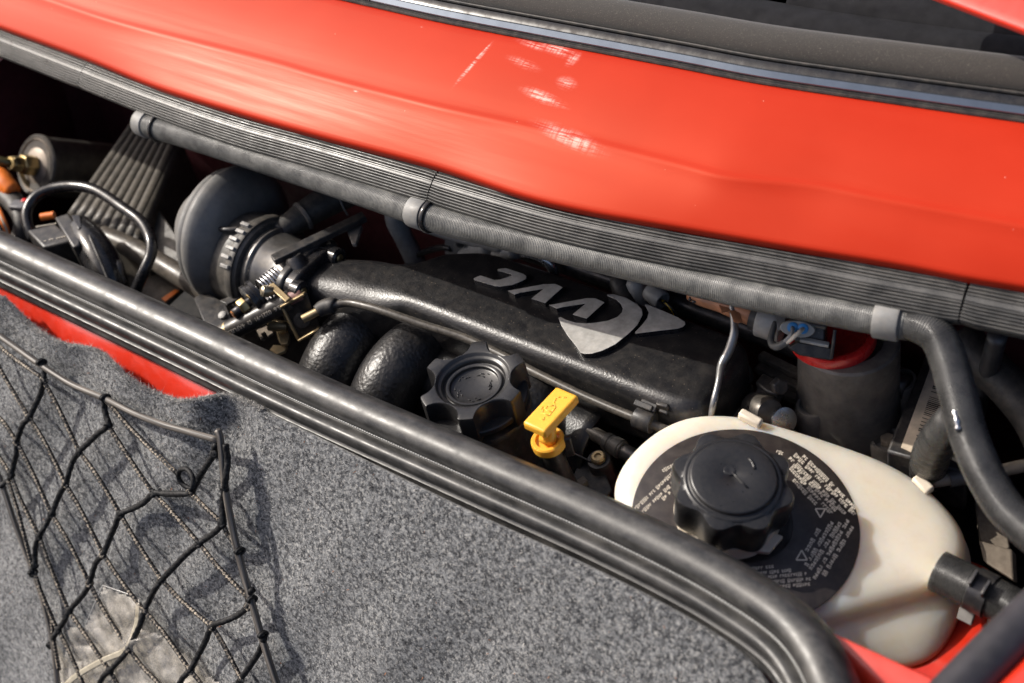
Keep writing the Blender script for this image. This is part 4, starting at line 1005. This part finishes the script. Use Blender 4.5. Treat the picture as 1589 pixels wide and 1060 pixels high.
mk('foot', prism([U(*p, -3.4) for p in ((418, 543), (424, 535), (446, 536), (442, 544), (430, 549))], (0, 0, -.25)), yellow_zinc, bk, bevel=.04)
mk('pin', lathe([(.36, -.8), (.4, .3), (.34, .42), (.12, .42), (.1, .3), (.01, .3)], U(426, 505, -2.4), unit((-.8, -.5, .25)), 20), yellow_zinc, bk)
mk('clip_plate', prism([U(*p, -2.9) for p in ((398, 512), (415, 505), (424, 516), (416, 521), (411, 514), (405, 518), (409, 525), (404, 526))], (0, 0, -.2)), dusty, bk, bevel=.03)
lv = thing('pivot_lever', 'black stamped lever and bracket partly hidden behind the bulkhead seal', 'bracket', U(330, 480, -5))
mk('plate', prism([U(*p, -2.2) for p in ((300, 462), (318, 452), (350, 470), (362, 500), (340, 510), (316, 500))], (0, 0, -.3)), black_plastic, lv, bevel=.08)
mk('tongue', prism([U(*p, -1.6) for p in ((340, 466), (368, 455), (374, 462), (352, 472))], (0, 0, -.2)), black_plastic, lv, bevel=.05)
mk('rivet', lathe([(.3, 0), (.28, .15), (.15, .22), (.01, .22)], U(346, 490, -2.1), (0, -.3, 1), 18), alu, lv)

# fuel hose with print
fh = thing('printed_fuel_hose', 'black fuel hose with pale printed lettering beside the throttle linkage', 'hose', U(400, 495, -4))
fa, fb = U(350, 517, -1.9), U(452, 465, -.4); fd = unit(fb - fa); FR = .66
fhm = mk('hose', tube([fa - fd * 1.2 + V3(0, 0, -.2), fa, (fa + fb) / 2, fb], FR, 28, .3), M('fuel_hose_rubber', (.028, .025, .023), .42, dust=.25), fh, smooth=180)
mk('end_ring', lathe([(.56, -.15), (.66, -.12), (.68, .1), (.6, .15)], fa + fd * .25, fd, 32), yellow_zinc, fh)
mk('stub', tube([fb - fd * .1, fb + fd * .9], .5, 20, .3), M('faded_red_sleeve', (.22, .10, .09), .6, dust=.3), fh, smooth=180)
def text_geo(s, size):
    cu = bpy.data.curves.new('t', 'FONT'); cu.body = s; cu.size = size; cu.align_x = 'CENTER'; cu.align_y = 'CENTER'; cu.resolution_u = 3
    ob = bpy.data.objects.new('t', cu); COL.objects.link(ob); dg = bpy.context.evaluated_depsgraph_get(); me = bpy.data.meshes.new_from_object(ob.evaluated_get(dg))
    v = np.array([x.co[:] for x in me.vertices]); f = [tuple(p.vertices) for p in me.polygons]
    bpy.data.objects.remove(ob); bpy.data.curves.remove(cu); bpy.data.meshes.remove(me); return v, f
tv_, tf_ = text_geo('L.5.6  0221-91  \u03a9  4AFUEL', .62)
tl = tv_[:, 0].max() - tv_[:, 0].min(); k = (np.linalg.norm(fb - fa) * .84) / tl
eye = unit(CAM - (fa + fb) / 2); rz = unit(eye - fd * fd.dot(eye)); tzz = np.cross(fd, rz)   # rz faces the viewer side of the hose
mid = fa * .49 + fb * .51; nv = []
for p in tv_:
    # letters stand upside down as seen from the boot
    s_, t_ = -p[0] * k, -p[1] * k; a = -t_ / FR + .12
    nv.append(mid + fd * s_ + (FR + .012) * (rz * math.cos(a) + np.cross(rz, fd) * -math.sin(a)))
mk('print', (np.array(nv), tf_), letter_print, fhm, smooth=0)

# ---- far left: ribbed box, filter, tube loop, connector block, pipes
rb = thing('ribbed_air_box', 'dark box with parallel ribbed lid at the far left of the bay', 'air box', U(190, 290, -9))
q = [U(213, 176, -2.6), U(282, 214, -2.6), U(214, 372, -2.6), U(104, 330, -2.6)]
q0, q1, q2, q3 = q
mk('lid', prism([q0, q1, q2, q3], (0, 0, -5)), box_m, rb, bevel=.5, bseg=3)
for k in range(8):
    t = (k + .5) / 8.6; A_ = q0 * (1 - t) + q1 * t; B_ = q3 * (1 - t) + q2 * t; d = B_ - A_
    w = .66 * np.linalg.norm(q1 - q0) / 8.6 * 1.0
    mk('rib', tube([A_ + d * .01 - V3(0, 0, .3), A_ + d * .5 - V3(0, 0, .3), B_ - d * .01 - V3(0, 0, .3)], [w * .95] * 3, 12, 2.0), box_m, rb, smooth=180)
sk = [U(228, 300, -3.2), U(300, 400, -4.2), U(322, 450, -5), U(240, 420, -5), U(205, 372, -4)]
tag(mk('angled_guide_plate', prism(sk, (0, 0, -.5)), duct_m, None, bevel=.15), 'dark angled plate between ribbed box and air duct', 'plate')
ff_ = thing('fuel_filter', 'grey cylindrical fuel filter with brass hexagon fitting', 'filter', U(75, 260, -5))
fa_ = unit(RW @ np.array([.60, -.02, .80])); fc = U(54, 257, -1.8)
mk('can', lathe([(2.0, .1), (2.3, .0), (2.42, .15), (2.42, .5), (2.3, .7), (2.3, 7), (1.9, 7.6), (.5, 7.8)], fc, fa_, 56), filter_m, ff_)
mk('end_face', lathe([(.05, .0), (1.2, .0), (1.5, .18), (1.85, .2), (2.05, .0), (2.12, .1), (2.12, .3)], fc - fa_ * .02, fa_, 56), filter_face, ff_)
nb_ = unit(RW @ np.array([-.93, -.02, -.36]))
mk('hex_fitting', hexbolt(fc - fa_ * .1, -fa_, .85, 1.1), brass, ff_, bevel=.06)
mk('hex_fitting', hexbolt(fc - fa_ * 1.25, -fa_, .62, .8), brass, ff_, bevel=.05)
mk('union', lathe([(.5, 0), (.5, 1.3)], fc - fa_ * .9, -fa_, 24), brass, ff_)
mk('fuel_line', tube([fc - fa_ * 2.0, fc - fa_ * 3.0 + V3(-1.0, 0, 0), fc - fa_ * 4 + V3(-4, .3, -.3)], .34, 14, .4), M('olive_pipe', (.12, .10, .04), .35, .5), ff_, smooth=180)
mk('clip_wire', tube([fc - fa_ * .6 + V3(-1.2, -.3, -.6), fc - fa_ * .5 + V3(-.6, -.6, -1.6), fc - fa_ * .3 + V3(-.1, -.6, -2.2)], .16, 8, .3), brass, ff_, smooth=180)
lt = [(52, 372), (44, 352), (42, 328), (56, 305), (85, 292), (120, 289), (152, 297), (190, 322), (220, 345), (234, 372), (234, 395), (224, 420), (212, 448), (200, 480)]
lz = [-1.5, -.9, -.3, .2, .4, .5, .5, .4, .2, -.1, -.6, -1.2, -2.2, -4]
tag(mk('vacuum_hose', tube([U(x, y, z) for (x, y), z in zip(lt, lz)], .40, 16, .3), gloss_black, None, smooth=180), 'glossy black vacuum hose arching over the ribbed box', 'hose')
cb = thing('connector_block', 'black moulded connector block with faint raised marks behind the seal', 'connector', U(90, 380, -4))
# block top face and front face
mk('housing', prism([U(*p, -.4) for p in ((41, 357), (86, 346), (115, 372), (66, 384))], (0, -.3, -3.2)), black_plastic, cb, bevel=.18, bseg=3)
mk('shell', prism([U(*p, .1) for p in ((84, 337), (106, 330), (128, 360), (124, 380), (112, 384))], (0, 0, -2.6)), black_plastic, cb, bevel=.16, bseg=3)
mk('latch', prism([U(*p, .4) for p in ((110, 334), (124, 333), (127, 352), (121, 356))], (0, 0, -1.0)), gloss_black, cb, bevel=.06)
mk('boot', tube([U(125, 352, -.6), U(140, 375, -.8), U(158, 405, -1.4), U(170, 435, -2.2), U(180, 465, -3.5)], [.9, 1.15, 1.25, 1.2, 1.1], 20, .3), gloss_black, cb, smooth=180)
mk('boot_rib', tube([U(139, 366, .3), U(150, 392, .0), U(160, 415, -.6), U(172, 445, -1.4)], .10, 8, .3), soft_black, cb, smooth=180)
mk('wire_end', lathe([(.28, 0), (.28, 1.0)], U(64, 337, -.2), unit((.8, .6, 0)), 14), orange_m, cb)
mk('strap', tube([U(176, 405, -1.4), U(184, 412, -1.4), U(186, 428, -1.9), U(192, 440, -2.4)], .28, 10, .3), duct_m, cb, smooth=180)
gm = []
for (x0, y0, x1, y1) in ((57, 352, 86, 347), (70, 374, 100, 367)):
    for t in np.linspace(0, 1, 9):
        if rnd.random() < .8: gm.append(box(U(x0 + (x1 - x0) * t, y0 + (y1 - y0) * t, -.37), (.09, .10, .05), (1, rnd.uniform(-.5, .5), 0), (0, 1, 0)))
mk('raised_print', join(*gm), letter_print, cb, smooth=0, kind='stuff')
tag(mk('crossing_pipe', tube([U(160, 366, -3.0), U(195, 380, -3.0), U(240, 404, -3.0), U(300, 440, -3.2), U(345, 470, -3.8)], [.75, .75, .75, .78, .78], 20, .4), M('pipe_brown', (.07, .062, .054), .4, dust=.4), None, smooth=180), 'brown grey pipe running diagonally below the air duct', 'pipe')
lb = thing('orange_marked_plate', 'dusty plate with an orange stripe beneath the crossing pipe', 'plate', U(250, 450, -6))
mk('plate', prism([U(*p, -4.6) for p in ((225, 432), (246, 424), (284, 446), (252, 476), (220, 456))], (0, 0, -.4)), dusty, lb, bevel=.08)
mk('stripe', prism([U(*p, -4.45) for p in ((250, 463), (272, 448), (278, 451), (256, 468))], (0, 0, -.12)), orange_m, lb, bevel=.03)
tag(mk('orange_hose', tube([U(-40, 262, -1), U(-5, 272, -1), U(8, 285, -1.2), U(22, 298, -1.6)], [.8, .8, .75, .6], 16, .4), orange_m, None, smooth=180), 'orange hose end at the left edge below the filter fitting', 'hose')
hn = thing('wiring_harness', 'bundle of orange, cream and black wires at the far left edge', 'wires', U(5, 340, -4))
for k, (m, off) in enumerate(((orange_m, 0), (white_plastic, 5), (orange_m, 10), (gloss_black, 15))):
    mk('wire', tube([U(-30, 300 + off, -2), U(-8, 318 + off, -1.8), U(6 - off * .3, 345 + off, -2), U(14 - off * .3, 372 + off, -3), U(16, 400, -5)], .22, 10, .4), m, hn, smooth=180)
mk('loom', tube([U(-30, 280, -2.5), U(5, 300, -2.2), U(25, 320, -2.3), U(35, 345, -2.8), U(30, 375, -3.8)], [.9, .9, .8, .7, .7], 14, .4), soft_black, hn, smooth=180)
mk('plug', box(U(32, 322, -1.9), (1.4, .9, .8), (1, .3, 0), (-.3, 1, 0)), M('grey_plug', (.10, .10, .11), .45), hn, bevel=.1)
mk('marker', box(U(38, 312, -1.5), (.4, .3, .3), (1, .3, 0), (-.3, 1, 0)), red_rubber, hn, bevel=.05)

# ================================================================== BEHIND THE MANIFOLD
tag(mk('grey_stub_hose', tube([W(612, 322, 7.2), W(616, 345, 7.2), W(628, 372, 7.2), W(642, 400, 7.2), W(650, 430, 7.2)], [.72, .74, .66, .72, .75], 20, .3), M('pale_rubber2', (.34, .34, .33), .5, dust=.3), None, smooth=180), 'pale grey hose dropping behind the manifold', 'hose')
ig = thing('ignition_clip', 'small grey pipe clip standing behind the manifold edge', 'clip', W(700, 385, 7.2))
mk('clip_leaf', prism([W(*p, 7.2) for p in ((690, 367), (700, 365), (701, 395), (690, 395))], (.5, .3, 0)), alu, ig, bevel=.04)
mk('clip_leaf', prism([W(*p, 7.2) for p in ((703, 368), (709, 370), (709, 395), (703, 395))], (.5, .3, 0)), alu, ig, bevel=.04)
mk('screw', lathe([(.3, 0), (.3, .3), (.2, .4), (.01, .4)], W(714, 376, 7.2), (.6, -.6, .4), 16), dark_steel, ig)
pls = [((716, 404), (740, 392), (760, 380), .75, 'ribbed grey lead boot nearest the pipe clip'), ((766, 400), (785, 392), (802, 388), .65, 'pale grey lead boot right of the ribbed one')]
for a, b, c, r, lab_ in pls:
    tag(mk('plug_boot', tube([W(*a, 7.6), W(*b, 7.4), W(*c, 7.4)], [r, r, r * .85], 18, .25, rfun=lambda L, a_: 1 + .05 * math.sin(L * 7)), M('pale_rubber2', (.34, .34, .33), .5), None, smooth=180), lab_, 'lead boot', 'plug lead boots behind the manifold')
tag(mk('silver_pipe', tube([W(812, 392, 7.2), W(830, 394, 7.2), W(846, 402, 7.2), W(858, 418, 7.2), W(860, 432, 7.2)], [.32, .36, .36, .32, .3], 16, .2), M('silver_pipe', (.5, .5, .5), .25, .8), None, smooth=180), 'bright curved silver pipe behind the letter V', 'pipe')
tag(mk('bent_rod', tube([W(640, 400, 7.2), W(662, 390, 7.2), W(686, 384, 7.2), W(700, 386, 7.2)], .22, 12, .2), dark_steel, None, smooth=180), 'thin dark rod lying behind the manifold dip', 'rod')
tag(mk('head_pipe', tube([W(660, 352, 7.2), W(700, 365, 7.2), W(740, 374, 7.2), W(780, 384, 7.2)], .4, 14, .3), alu, None, smooth=180), 'slim grey pipe directly below the coolant hose clip', 'pipe')
sp1 = thing('black_plug_cap', 'small black rubber cap beside the arrow emblem', 'plug', U(960, 450, -1))
mk('cap', lathe([(.55, -1.2), (.62, .0), (.62, .6), (.45, .95), (.15, 1.05), (.01, 1.05)], U(966, 452, -1.0), unit((-.6, .5, .5)), 28), soft_black, sp1, smooth=60)
sp2 = thing('pale_plug_cap', 'pale grey dome cap behind the black rubber cap', 'plug', U(988, 445, -1))
mk('dome', lathe([(.55, -2), (.6, 0), (.55, .4), (.3, .62), (.01, .7)], U(987, 446, -.8), unit((-.3, .2, 1)), 28), grey_plastic, sp2, smooth=60)
sp3 = thing('grey_plug', 'grey cylindrical plug with wires at the tip of the emblem', 'plug', U(1022, 465, -1))
a, b = U(1006, 450, -.6), U(1033, 471, -.8); d = unit(b - a)
mk('barrel', lathe([(.25, -.05), (.5, .05), (.6, .25), (.6, 1.15), (.55, 1.25), (.45, 1.25), (.4, .9), (.01, .9)], a, d, 30), grey_plastic, sp3)
for k, m in enumerate((gloss_black, M('yellow_wire', (.6, .4, .02), .4), gloss_black)):
    mk('wire', tube([b - d * .3 + V3(.15 * k - .15, 0, 0), b + d * .5 + V3(.1 * k - .1, 0, -.1), b + d * .9 + V3(0, .1, -1)], .1, 8, .2), m, sp3, smooth=180)
ch = thing('copper_taped_harness', 'copper brown taped wiring harness hanging below the coolant hose', 'wires', U(1110, 478, 0))
P = [U(1070, 458, 2.5), U(1090, 463, 2.6), U(1120, 472, 2.6), U(1150, 482, 2.5), U(1172, 490, 2.4)]
mk('taped_run', tube(P, [.30, .45, .48, .6, .62], 16, .3), tape_m, ch, smooth=180)
mk('fold', prism([U(*p, 2.9) for p in ((1112, 466), (1136, 473), (1146, 502), (1138, 500), (1132, 484), (1120, 486))], (.1, .3, -.1)), tape_m, ch, bevel=.03)
mk('end_loop', tube([U(1070, 466, 2.6), U(1076, 456, 2.7), U(1084, 458, 2.7), U(1082, 467, 2.6), U(1074, 468, 2.6)], .1, 8, .15), dark_steel, ch, smooth=180)
mk('end_sleeve', lathe([(.6, 0), (.8, .05), (.8, .6), (.6, .65)], U(1168, 489, 2.4), unit(P[-1] - P[-2]), 24), soft_black, ch)
wp = [(1136, 470, 3.0), (1139, 500, 2.4), (1139, 518, 2.0), (1132, 542, 1.4), (1120, 566, .9), (1115, 592, .7), (1108, 622, .2), (1104, 643, -.6), (1102, 665, -2.2)]
tag(mk('silver_wire_strap', tube([U(*p) for p in wp], [.2, .2, .24, .26, .24, .18, .18, .16, .16], 10, .2), M('strap_metal', (.26, .26, .26), .36, .7, dust=.2), None, smooth=180), 'thin silver strap hanging in front of the manifold end', 'strap')

# ================================================================== RIGHT: coil connector, casting, bracket, barcode plate
cs = thing('cast_housing', 'grey cast metal housing with bolt lugs behind the expansion tank', 'housing', U(1310, 640, -8))
hc0 = U(1292, 520, 1.0); hch = hc0 + V3(.75, .35, -.35)
mk('casting', lathe([(1.75, -.5), (1.8, .0), (2.55, .02), (2.68, -.1), (2.7, -.8), (2.75, -3), (2.9, -5), (3.3, -7), (3.7, -9)], hch, (.03, .02, 1), 64), alu_dark, cs)
mk('red_seal_ring', lathe([(1.75, -.9), (1.78, .1), (1.88, .28), (2.08, .33), (2.25, .27), (2.3, .1), (2.3, -.3)], hc0, (.03, .02, 1), 64), red_rubber, cs)
for px, py, z in ((1262, 628, -2.8), (1396, 588, -2.8), (1378, 682, -4.5)):
    c = U(px, py, z); lg = mk('bolt_lug', lathe([(1.05, -4), (1.0, -.2), (.9, 0), (.75, 0), (.72, -.25), (.01, -.25)], c, (0, 0, 1), 32), alu_dark, cs)
    mk('bolt', hexbolt(c - V3(0, 0, .25), (0, 0, 1), .45, .4), dusty if px < 1390 else brass, lg, bevel=.04)
mk('web_plate', prism([U(*p, -3.2) for p in ((1235, 560), (1252, 556), (1285, 620), (1292, 640), (1268, 655), (1246, 640))], (0, 0, -.4)), black_plastic, cs, bevel=.1)
mk('lower_pipe', tube([U(1240, 700, -5), U(1290, 692, -5), U(1340, 672, -5), U(1372, 650, -5)], .35, 12, .4), black_plastic, cs, smooth=180)
cn = thing('sensor_connector', 'black sensor connector with grey oval face and two blue wire seals', 'connector', U(1250, 530, 0))
nF = unit((.35, -.75, .55)); pF = U(1240, 517, 3.0)
def FP(x, y, d=0.): return K(x, y, pF + nF * d, nF)
mk('housing', prism([FP(*p, -.2) for p in ((1228, 496), (1280, 503), (1280, 540), (1232, 530))], -nF * 1.8), black_plastic, cn, bevel=.1)
mk('carrier', prism([FP(*p, -.5) for p in ((1222, 540), (1238, 530), (1292, 540), (1290, 560), (1240, 552))], -nF * 1.0), black_plastic, cn, bevel=.08)
mk('side_rail', box(FP(1264, 531, .0), (1.5, .2, .3), FP(1282, 535) - FP(1246, 528), (0, 0, 1)), grey_plastic, cn, bevel=.05)
mk('top_rail', box(FP(1256, 497, -.2), (1.8, .22, .8), FP(1282, 503) - FP(1232, 494), (0, 0, 1)), M('dark_grey_plastic', (.09, .09, .09), .4), cn, bevel=.05)
mk('pin', tube([FP(1296, 512, 0), FP(1293, 535, 0), FP(1290, 556, -.2)], .1, 8, .3), dark_steel, cn)
el = [(1210 + 0, 506), (1222, 499), (1240, 498), (1256, 503), (1265, 512), (1258, 521), (1244, 524), (1226, 521), (1214, 515)]
face = mk('oval_face', prism(smoothpoly([FP(*p, .25) for p in el], 3), -nF * .45), grey_plastic, cn, bevel=.04)
for x in (1230, 1246):
    mk('wire_seal', lathe([(.28, -.05), (.28, .06), (.2, .1), (.01, .1)], FP(x, 508 + (x - 1230) * .12, .26), nF, 22), blue_plug, face)
mk('wire', tube([FP(1246, 510, .3), FP(1242, 514, .7), FP(1234, 521, .8), FP(1220, 532, .5), FP(1200, 536, 0)], .11, 10, .15), white_plastic, cn, smooth=180)
mk('wire', tube([FP(1230, 508, .3), FP(1229, 516, .6), FP(1222, 526, .6), FP(1208, 536, .2), FP(1195, 528, -.3)], .11, 10, .15), M('grey_wire', (.22, .22, .22), .4), cn, smooth=180)
mk('loom', tube([FP(1228, 524, .5), FP(1215, 534, .4), FP(1203, 538, .2), FP(1196, 528, -.2), FP(1203, 500, -.8)], [.16, .2, .2, .18, .15], 12, .2), M('loom_grey', (.09, .09, .09), .5), cn, smooth=180)
ms = thing('silver_sleeve', 'dull silver metal sleeve beside the sensor connector', 'sleeve', U(1195, 505, 0))
a, b = U(1177, 492, 2.4), U(1216, 505, 2.2); d = unit(b - a)
mk('sleeve', lathe([(.7, 0), (1.0, .1), (1.02, .2), (1.02, 1.35), (.95, 1.45), (.6, 1.45)], a, d, 36), alu, ms)
mk('band', prism([U(*p, 3.3) for p in ((1203, 492), (1212, 485), (1216, 490), (1206, 512))], d * .2), grey_plastic, ms, bevel=.04)
rs = thing('dusty_rail', 'dusty flat rails running behind the bracket bolts', 'rail', U(1215, 590, -5))
for (p, q, z) in (((1180, 552), (1250, 586), -3.0), ((1175, 570), (1262, 612), -3.6), ((1190, 600), (1250, 625), -4.4)):
    A_, B_ = U(*p, z), U(*q, z); d = unit(B_ - A_)
    mk('rail', box((A_ + B_) / 2, (np.linalg.norm(B_ - A_), .55, .5), d, np.cross(V3(0, 0, 1), d)), dusty, rs, bevel=.08)
eb = thing('end_bracket', 'dusty bracket with black clamp and two bolts behind the tank edge', 'bracket', U(1150, 620, -6))
mk('plate', prism([U(*p, -2.8) for p in ((1112, 596), (1128, 582), (1170, 594), (1150, 648), (1105, 650))], (0, 0, -1.5)), dusty, eb, bevel=.2)
mk('clamp_body', prism([U(*p, -1.9) for p in ((1148, 645), (1178, 596), (1196, 606), (1172, 655))], (.3, .2, -1.8)), black_plastic, eb, bevel=.15, bseg=3)
mk('clamp_ear', prism([U(*p, -1.6) for p in ((1172, 592), (1184, 578), (1216, 596), (1206, 612), (1188, 606))], (0, 0, -.9)), black_plastic, eb, bevel=.1)
mk('bolt', lathe([(.55, -.5), (.55, .1), (.45, .35), (.2, .42), (.01, .42)], U(1152, 578, -1.8), (-.1, -.1, 1), 20), black_plastic, eb)
mk('bolt', hexbolt(U(1206, 598, -1.4), unit((.7, -.4, .4)), .5, .55), black_plastic, eb, bevel=.05)
mk('end_plug', lathe([(.9, -1.4), (.9, .1), (.75, .35), (.3, .45), (.01, .45)], U(1190, 640, -2.2), unit((.75, -.35, .45)), 30), M('plug_metal', (.10, .09, .08), .4, .5, dust=.3), eb)
mk('hose_ring', lathe([(.5, 0), (.75, .05), (.75, .25), (.5, .3)], U(1214, 652, -2.6), unit((.75, -.35, .45)), 24), steel, eb)
mk('lower_lug', lathe([(.7, -2), (.72, -.1), (.5, .0), (.01, .02)], U(1183, 625, -3.6), (0, 0, 1), 20), black_plastic, eb)
bp = thing('barcode_plate', 'black module with a cream label and printed bar code below the elbow hose', 'label plate', U(1440, 650, -6))
zb_ = -2.6
mk('module', prism([U(*p, zb_ - .08) for p in ((1440, 540), (1530, 560), (1500, 735), (1375, 700))], (0, 0, -3)), black_plastic, bp, bevel=.15)
lq = [U(*p, zb_) for p in ((1449, 556), (1497, 562), (1474, 715), (1415, 702), (1398, 694))]
lbp = mk('label', prism(lq, (0, 0, -.05)), M('cream_label', (.60, .50, .38), .6, dust=.1), bp)
g = []
for k in range(44):
    t = k / 44; 
    if rnd.random() < .26: continue
    a = np.array([1455 - 1 + (1415 - 1455) * t, 580 + (700 - 580) * t]); b = a + np.array([38, 12]); wv = rnd.uniform(.7, 2.2)
    dd_ = np.array([-.32, .95]) * wv / 2
    g.append((np.array([U(*(a - dd_), zb_ + .02), U(*(b - dd_), zb_ + .02), U(*(b + dd_), zb_ + .02), U(*(a + dd_), zb_ + .02)]), [(0, 1, 2, 3)]))
mk('bar_print', join(*g), bay_dark, lbp, smooth=0, kind='stuff')
# odds at the right edge
tag(mk('pale_tube', tube([U(1446, 748, -3), U(1470, 744, -3), U(1530, 735, -3), U(1620, 716, -3)], .34, 14, .4), M('pale_tube', (.24, .21, .17), .5, dust=.3), None, smooth=180), 'thin pale tube crossing behind the elbow hose', 'pipe')
tag(mk('tube_sleeve', tube([U(1473, 744, -2.98), U(1498, 740, -2.98)], .42, 14, .3), M('dark_grey_plastic', (.09, .09, .09), .4), None, smooth=60), 'dark sleeve on the thin pale tube', 'sleeve')
tag(mk('upright_bar', tube([U(1548, 520, 3), U(1535, 570, 0), U(1520, 620, -4), U(1505, 680, -9)], .5, 14, .5), M('upright_metal', (.08, .08, .085), .45, .4), None, smooth=180), 'grey upright bar in the shade at the far right', 'bar')
wf = thing('brown_frame', 'dusty brown angled frame plates to the right of the tank', 'frame', U(1545, 840, -9))
mk('plate', prism([U(*p, -5.5) for p in ((1512, 770), (1560, 800), (1568, 850), (1545, 868), (1520, 835))], (0, 0, -.6)), dusty, wf, bevel=.1)
mk('plate', prism([U(*p, -4.5) for p in ((1518, 838), (1570, 852), (1572, 900), (1525, 870))], (.2, .2, -.5)), dusty, wf, bevel=.1)
mk('plate', prism([U(*p, -7) for p in ((1490, 985), (1505, 960), (1560, 970), (1570, 1010), (1510, 1010))], (0, 0, -.5)), dusty, wf, bevel=.1)
tag(mk('white_cap', lathe([(.7, -1), (.75, 0), (.6, .3), (.01, .4)], U(1562, 960, -5), (.4, -.4, 1), 24), white_plastic), 'small pale cap below the outlet hose', 'cap')
cr = thing('corner_seal', 'dark rubber seal on a red body edge in the lower right corner', 'seal', U(1550, 1030, 5))
a, b = U(1660, 900, 5.5), U(1440, 1120, 5.5); d = unit(b - a)
mk('seal_tube', tube([a - d * 2, a, (a + b) / 2 + V3(0, .1, .1), b, b + d * 4], .95, 24, .5), M('corner_rubber', (.03, .028, .032), .5), cr, smooth=180)
sdv = unit(np.cross(d, V3(0, 0, 1))); sdv = sdv if sdv[0] > 0 else -sdv
mk('red_edge', sweep([(0, 0), (.6, .5), (1.6, .6), (5, .2), (5, -1), (0, -.6)], np.array([a - d * 2 + sdv * .7, b + d * 4 + sdv * .7]), closed=True) if np.dot(np.cross(d, V3(0, 0, 1)), sdv) > 0 else sweep([(0, 0), (-.6, .5), (-1.6, .6), (-5, .2), (-5, -1), (0, -.6)], np.array([a - d * 2 + sdv * .7, b + d * 4 + sdv * .7]), closed=True), red_plain, cr, bevel=.1)

# looms and pipes low in the bay, glimpsed between the parts above
lowp = [('lower_coolant_pipe', 'dull steel pipe low in the bay under the runners', 'pipe', [V3(-40, -6.5, -7.5), V3(-26, -7.2, -7.8), V3(-14, -8.0, -8.2), V3(0, -8.2, -8.5), V3(14, -7, -9.5)], .8, alu_dark),
        ('lower_wiring_loom', 'black corrugated wiring loom deep below the air duct', 'wires', [V3(-45, -3, -7), V3(-32, -5.5, -6.6), V3(-22, -6.5, -7), V3(-17, -4, -9)], .55, soft_black),
        ('rear_coolant_pipe', 'dark pipe in the shade behind the manifold', 'pipe', [V3(-22, 8.5, -1), V3(-12, 8.0, -1.2), V3(-4, 8.4, -1.6), V3(8, 8.6, -2), V3(20, 9, -3)], .7, dark_steel),
        ('side_coolant_hose', 'dark hose deep at the right behind the elbow hose', 'hose', [V3(22, 11, 0), V3(27, 9, -2), V3(30, 6, -4), V3(34, 3, -6)], 1.1, soft_black)]
for nm, lb_, ct_, P, r, m in lowp:
    tag(mk(nm, tube(P, r, 16, .6, rfun=(lambda L, a: 1 + .06 * math.sin(L * 8)) if 'loom' in nm else None), m, None, smooth=180), lb_, ct_)
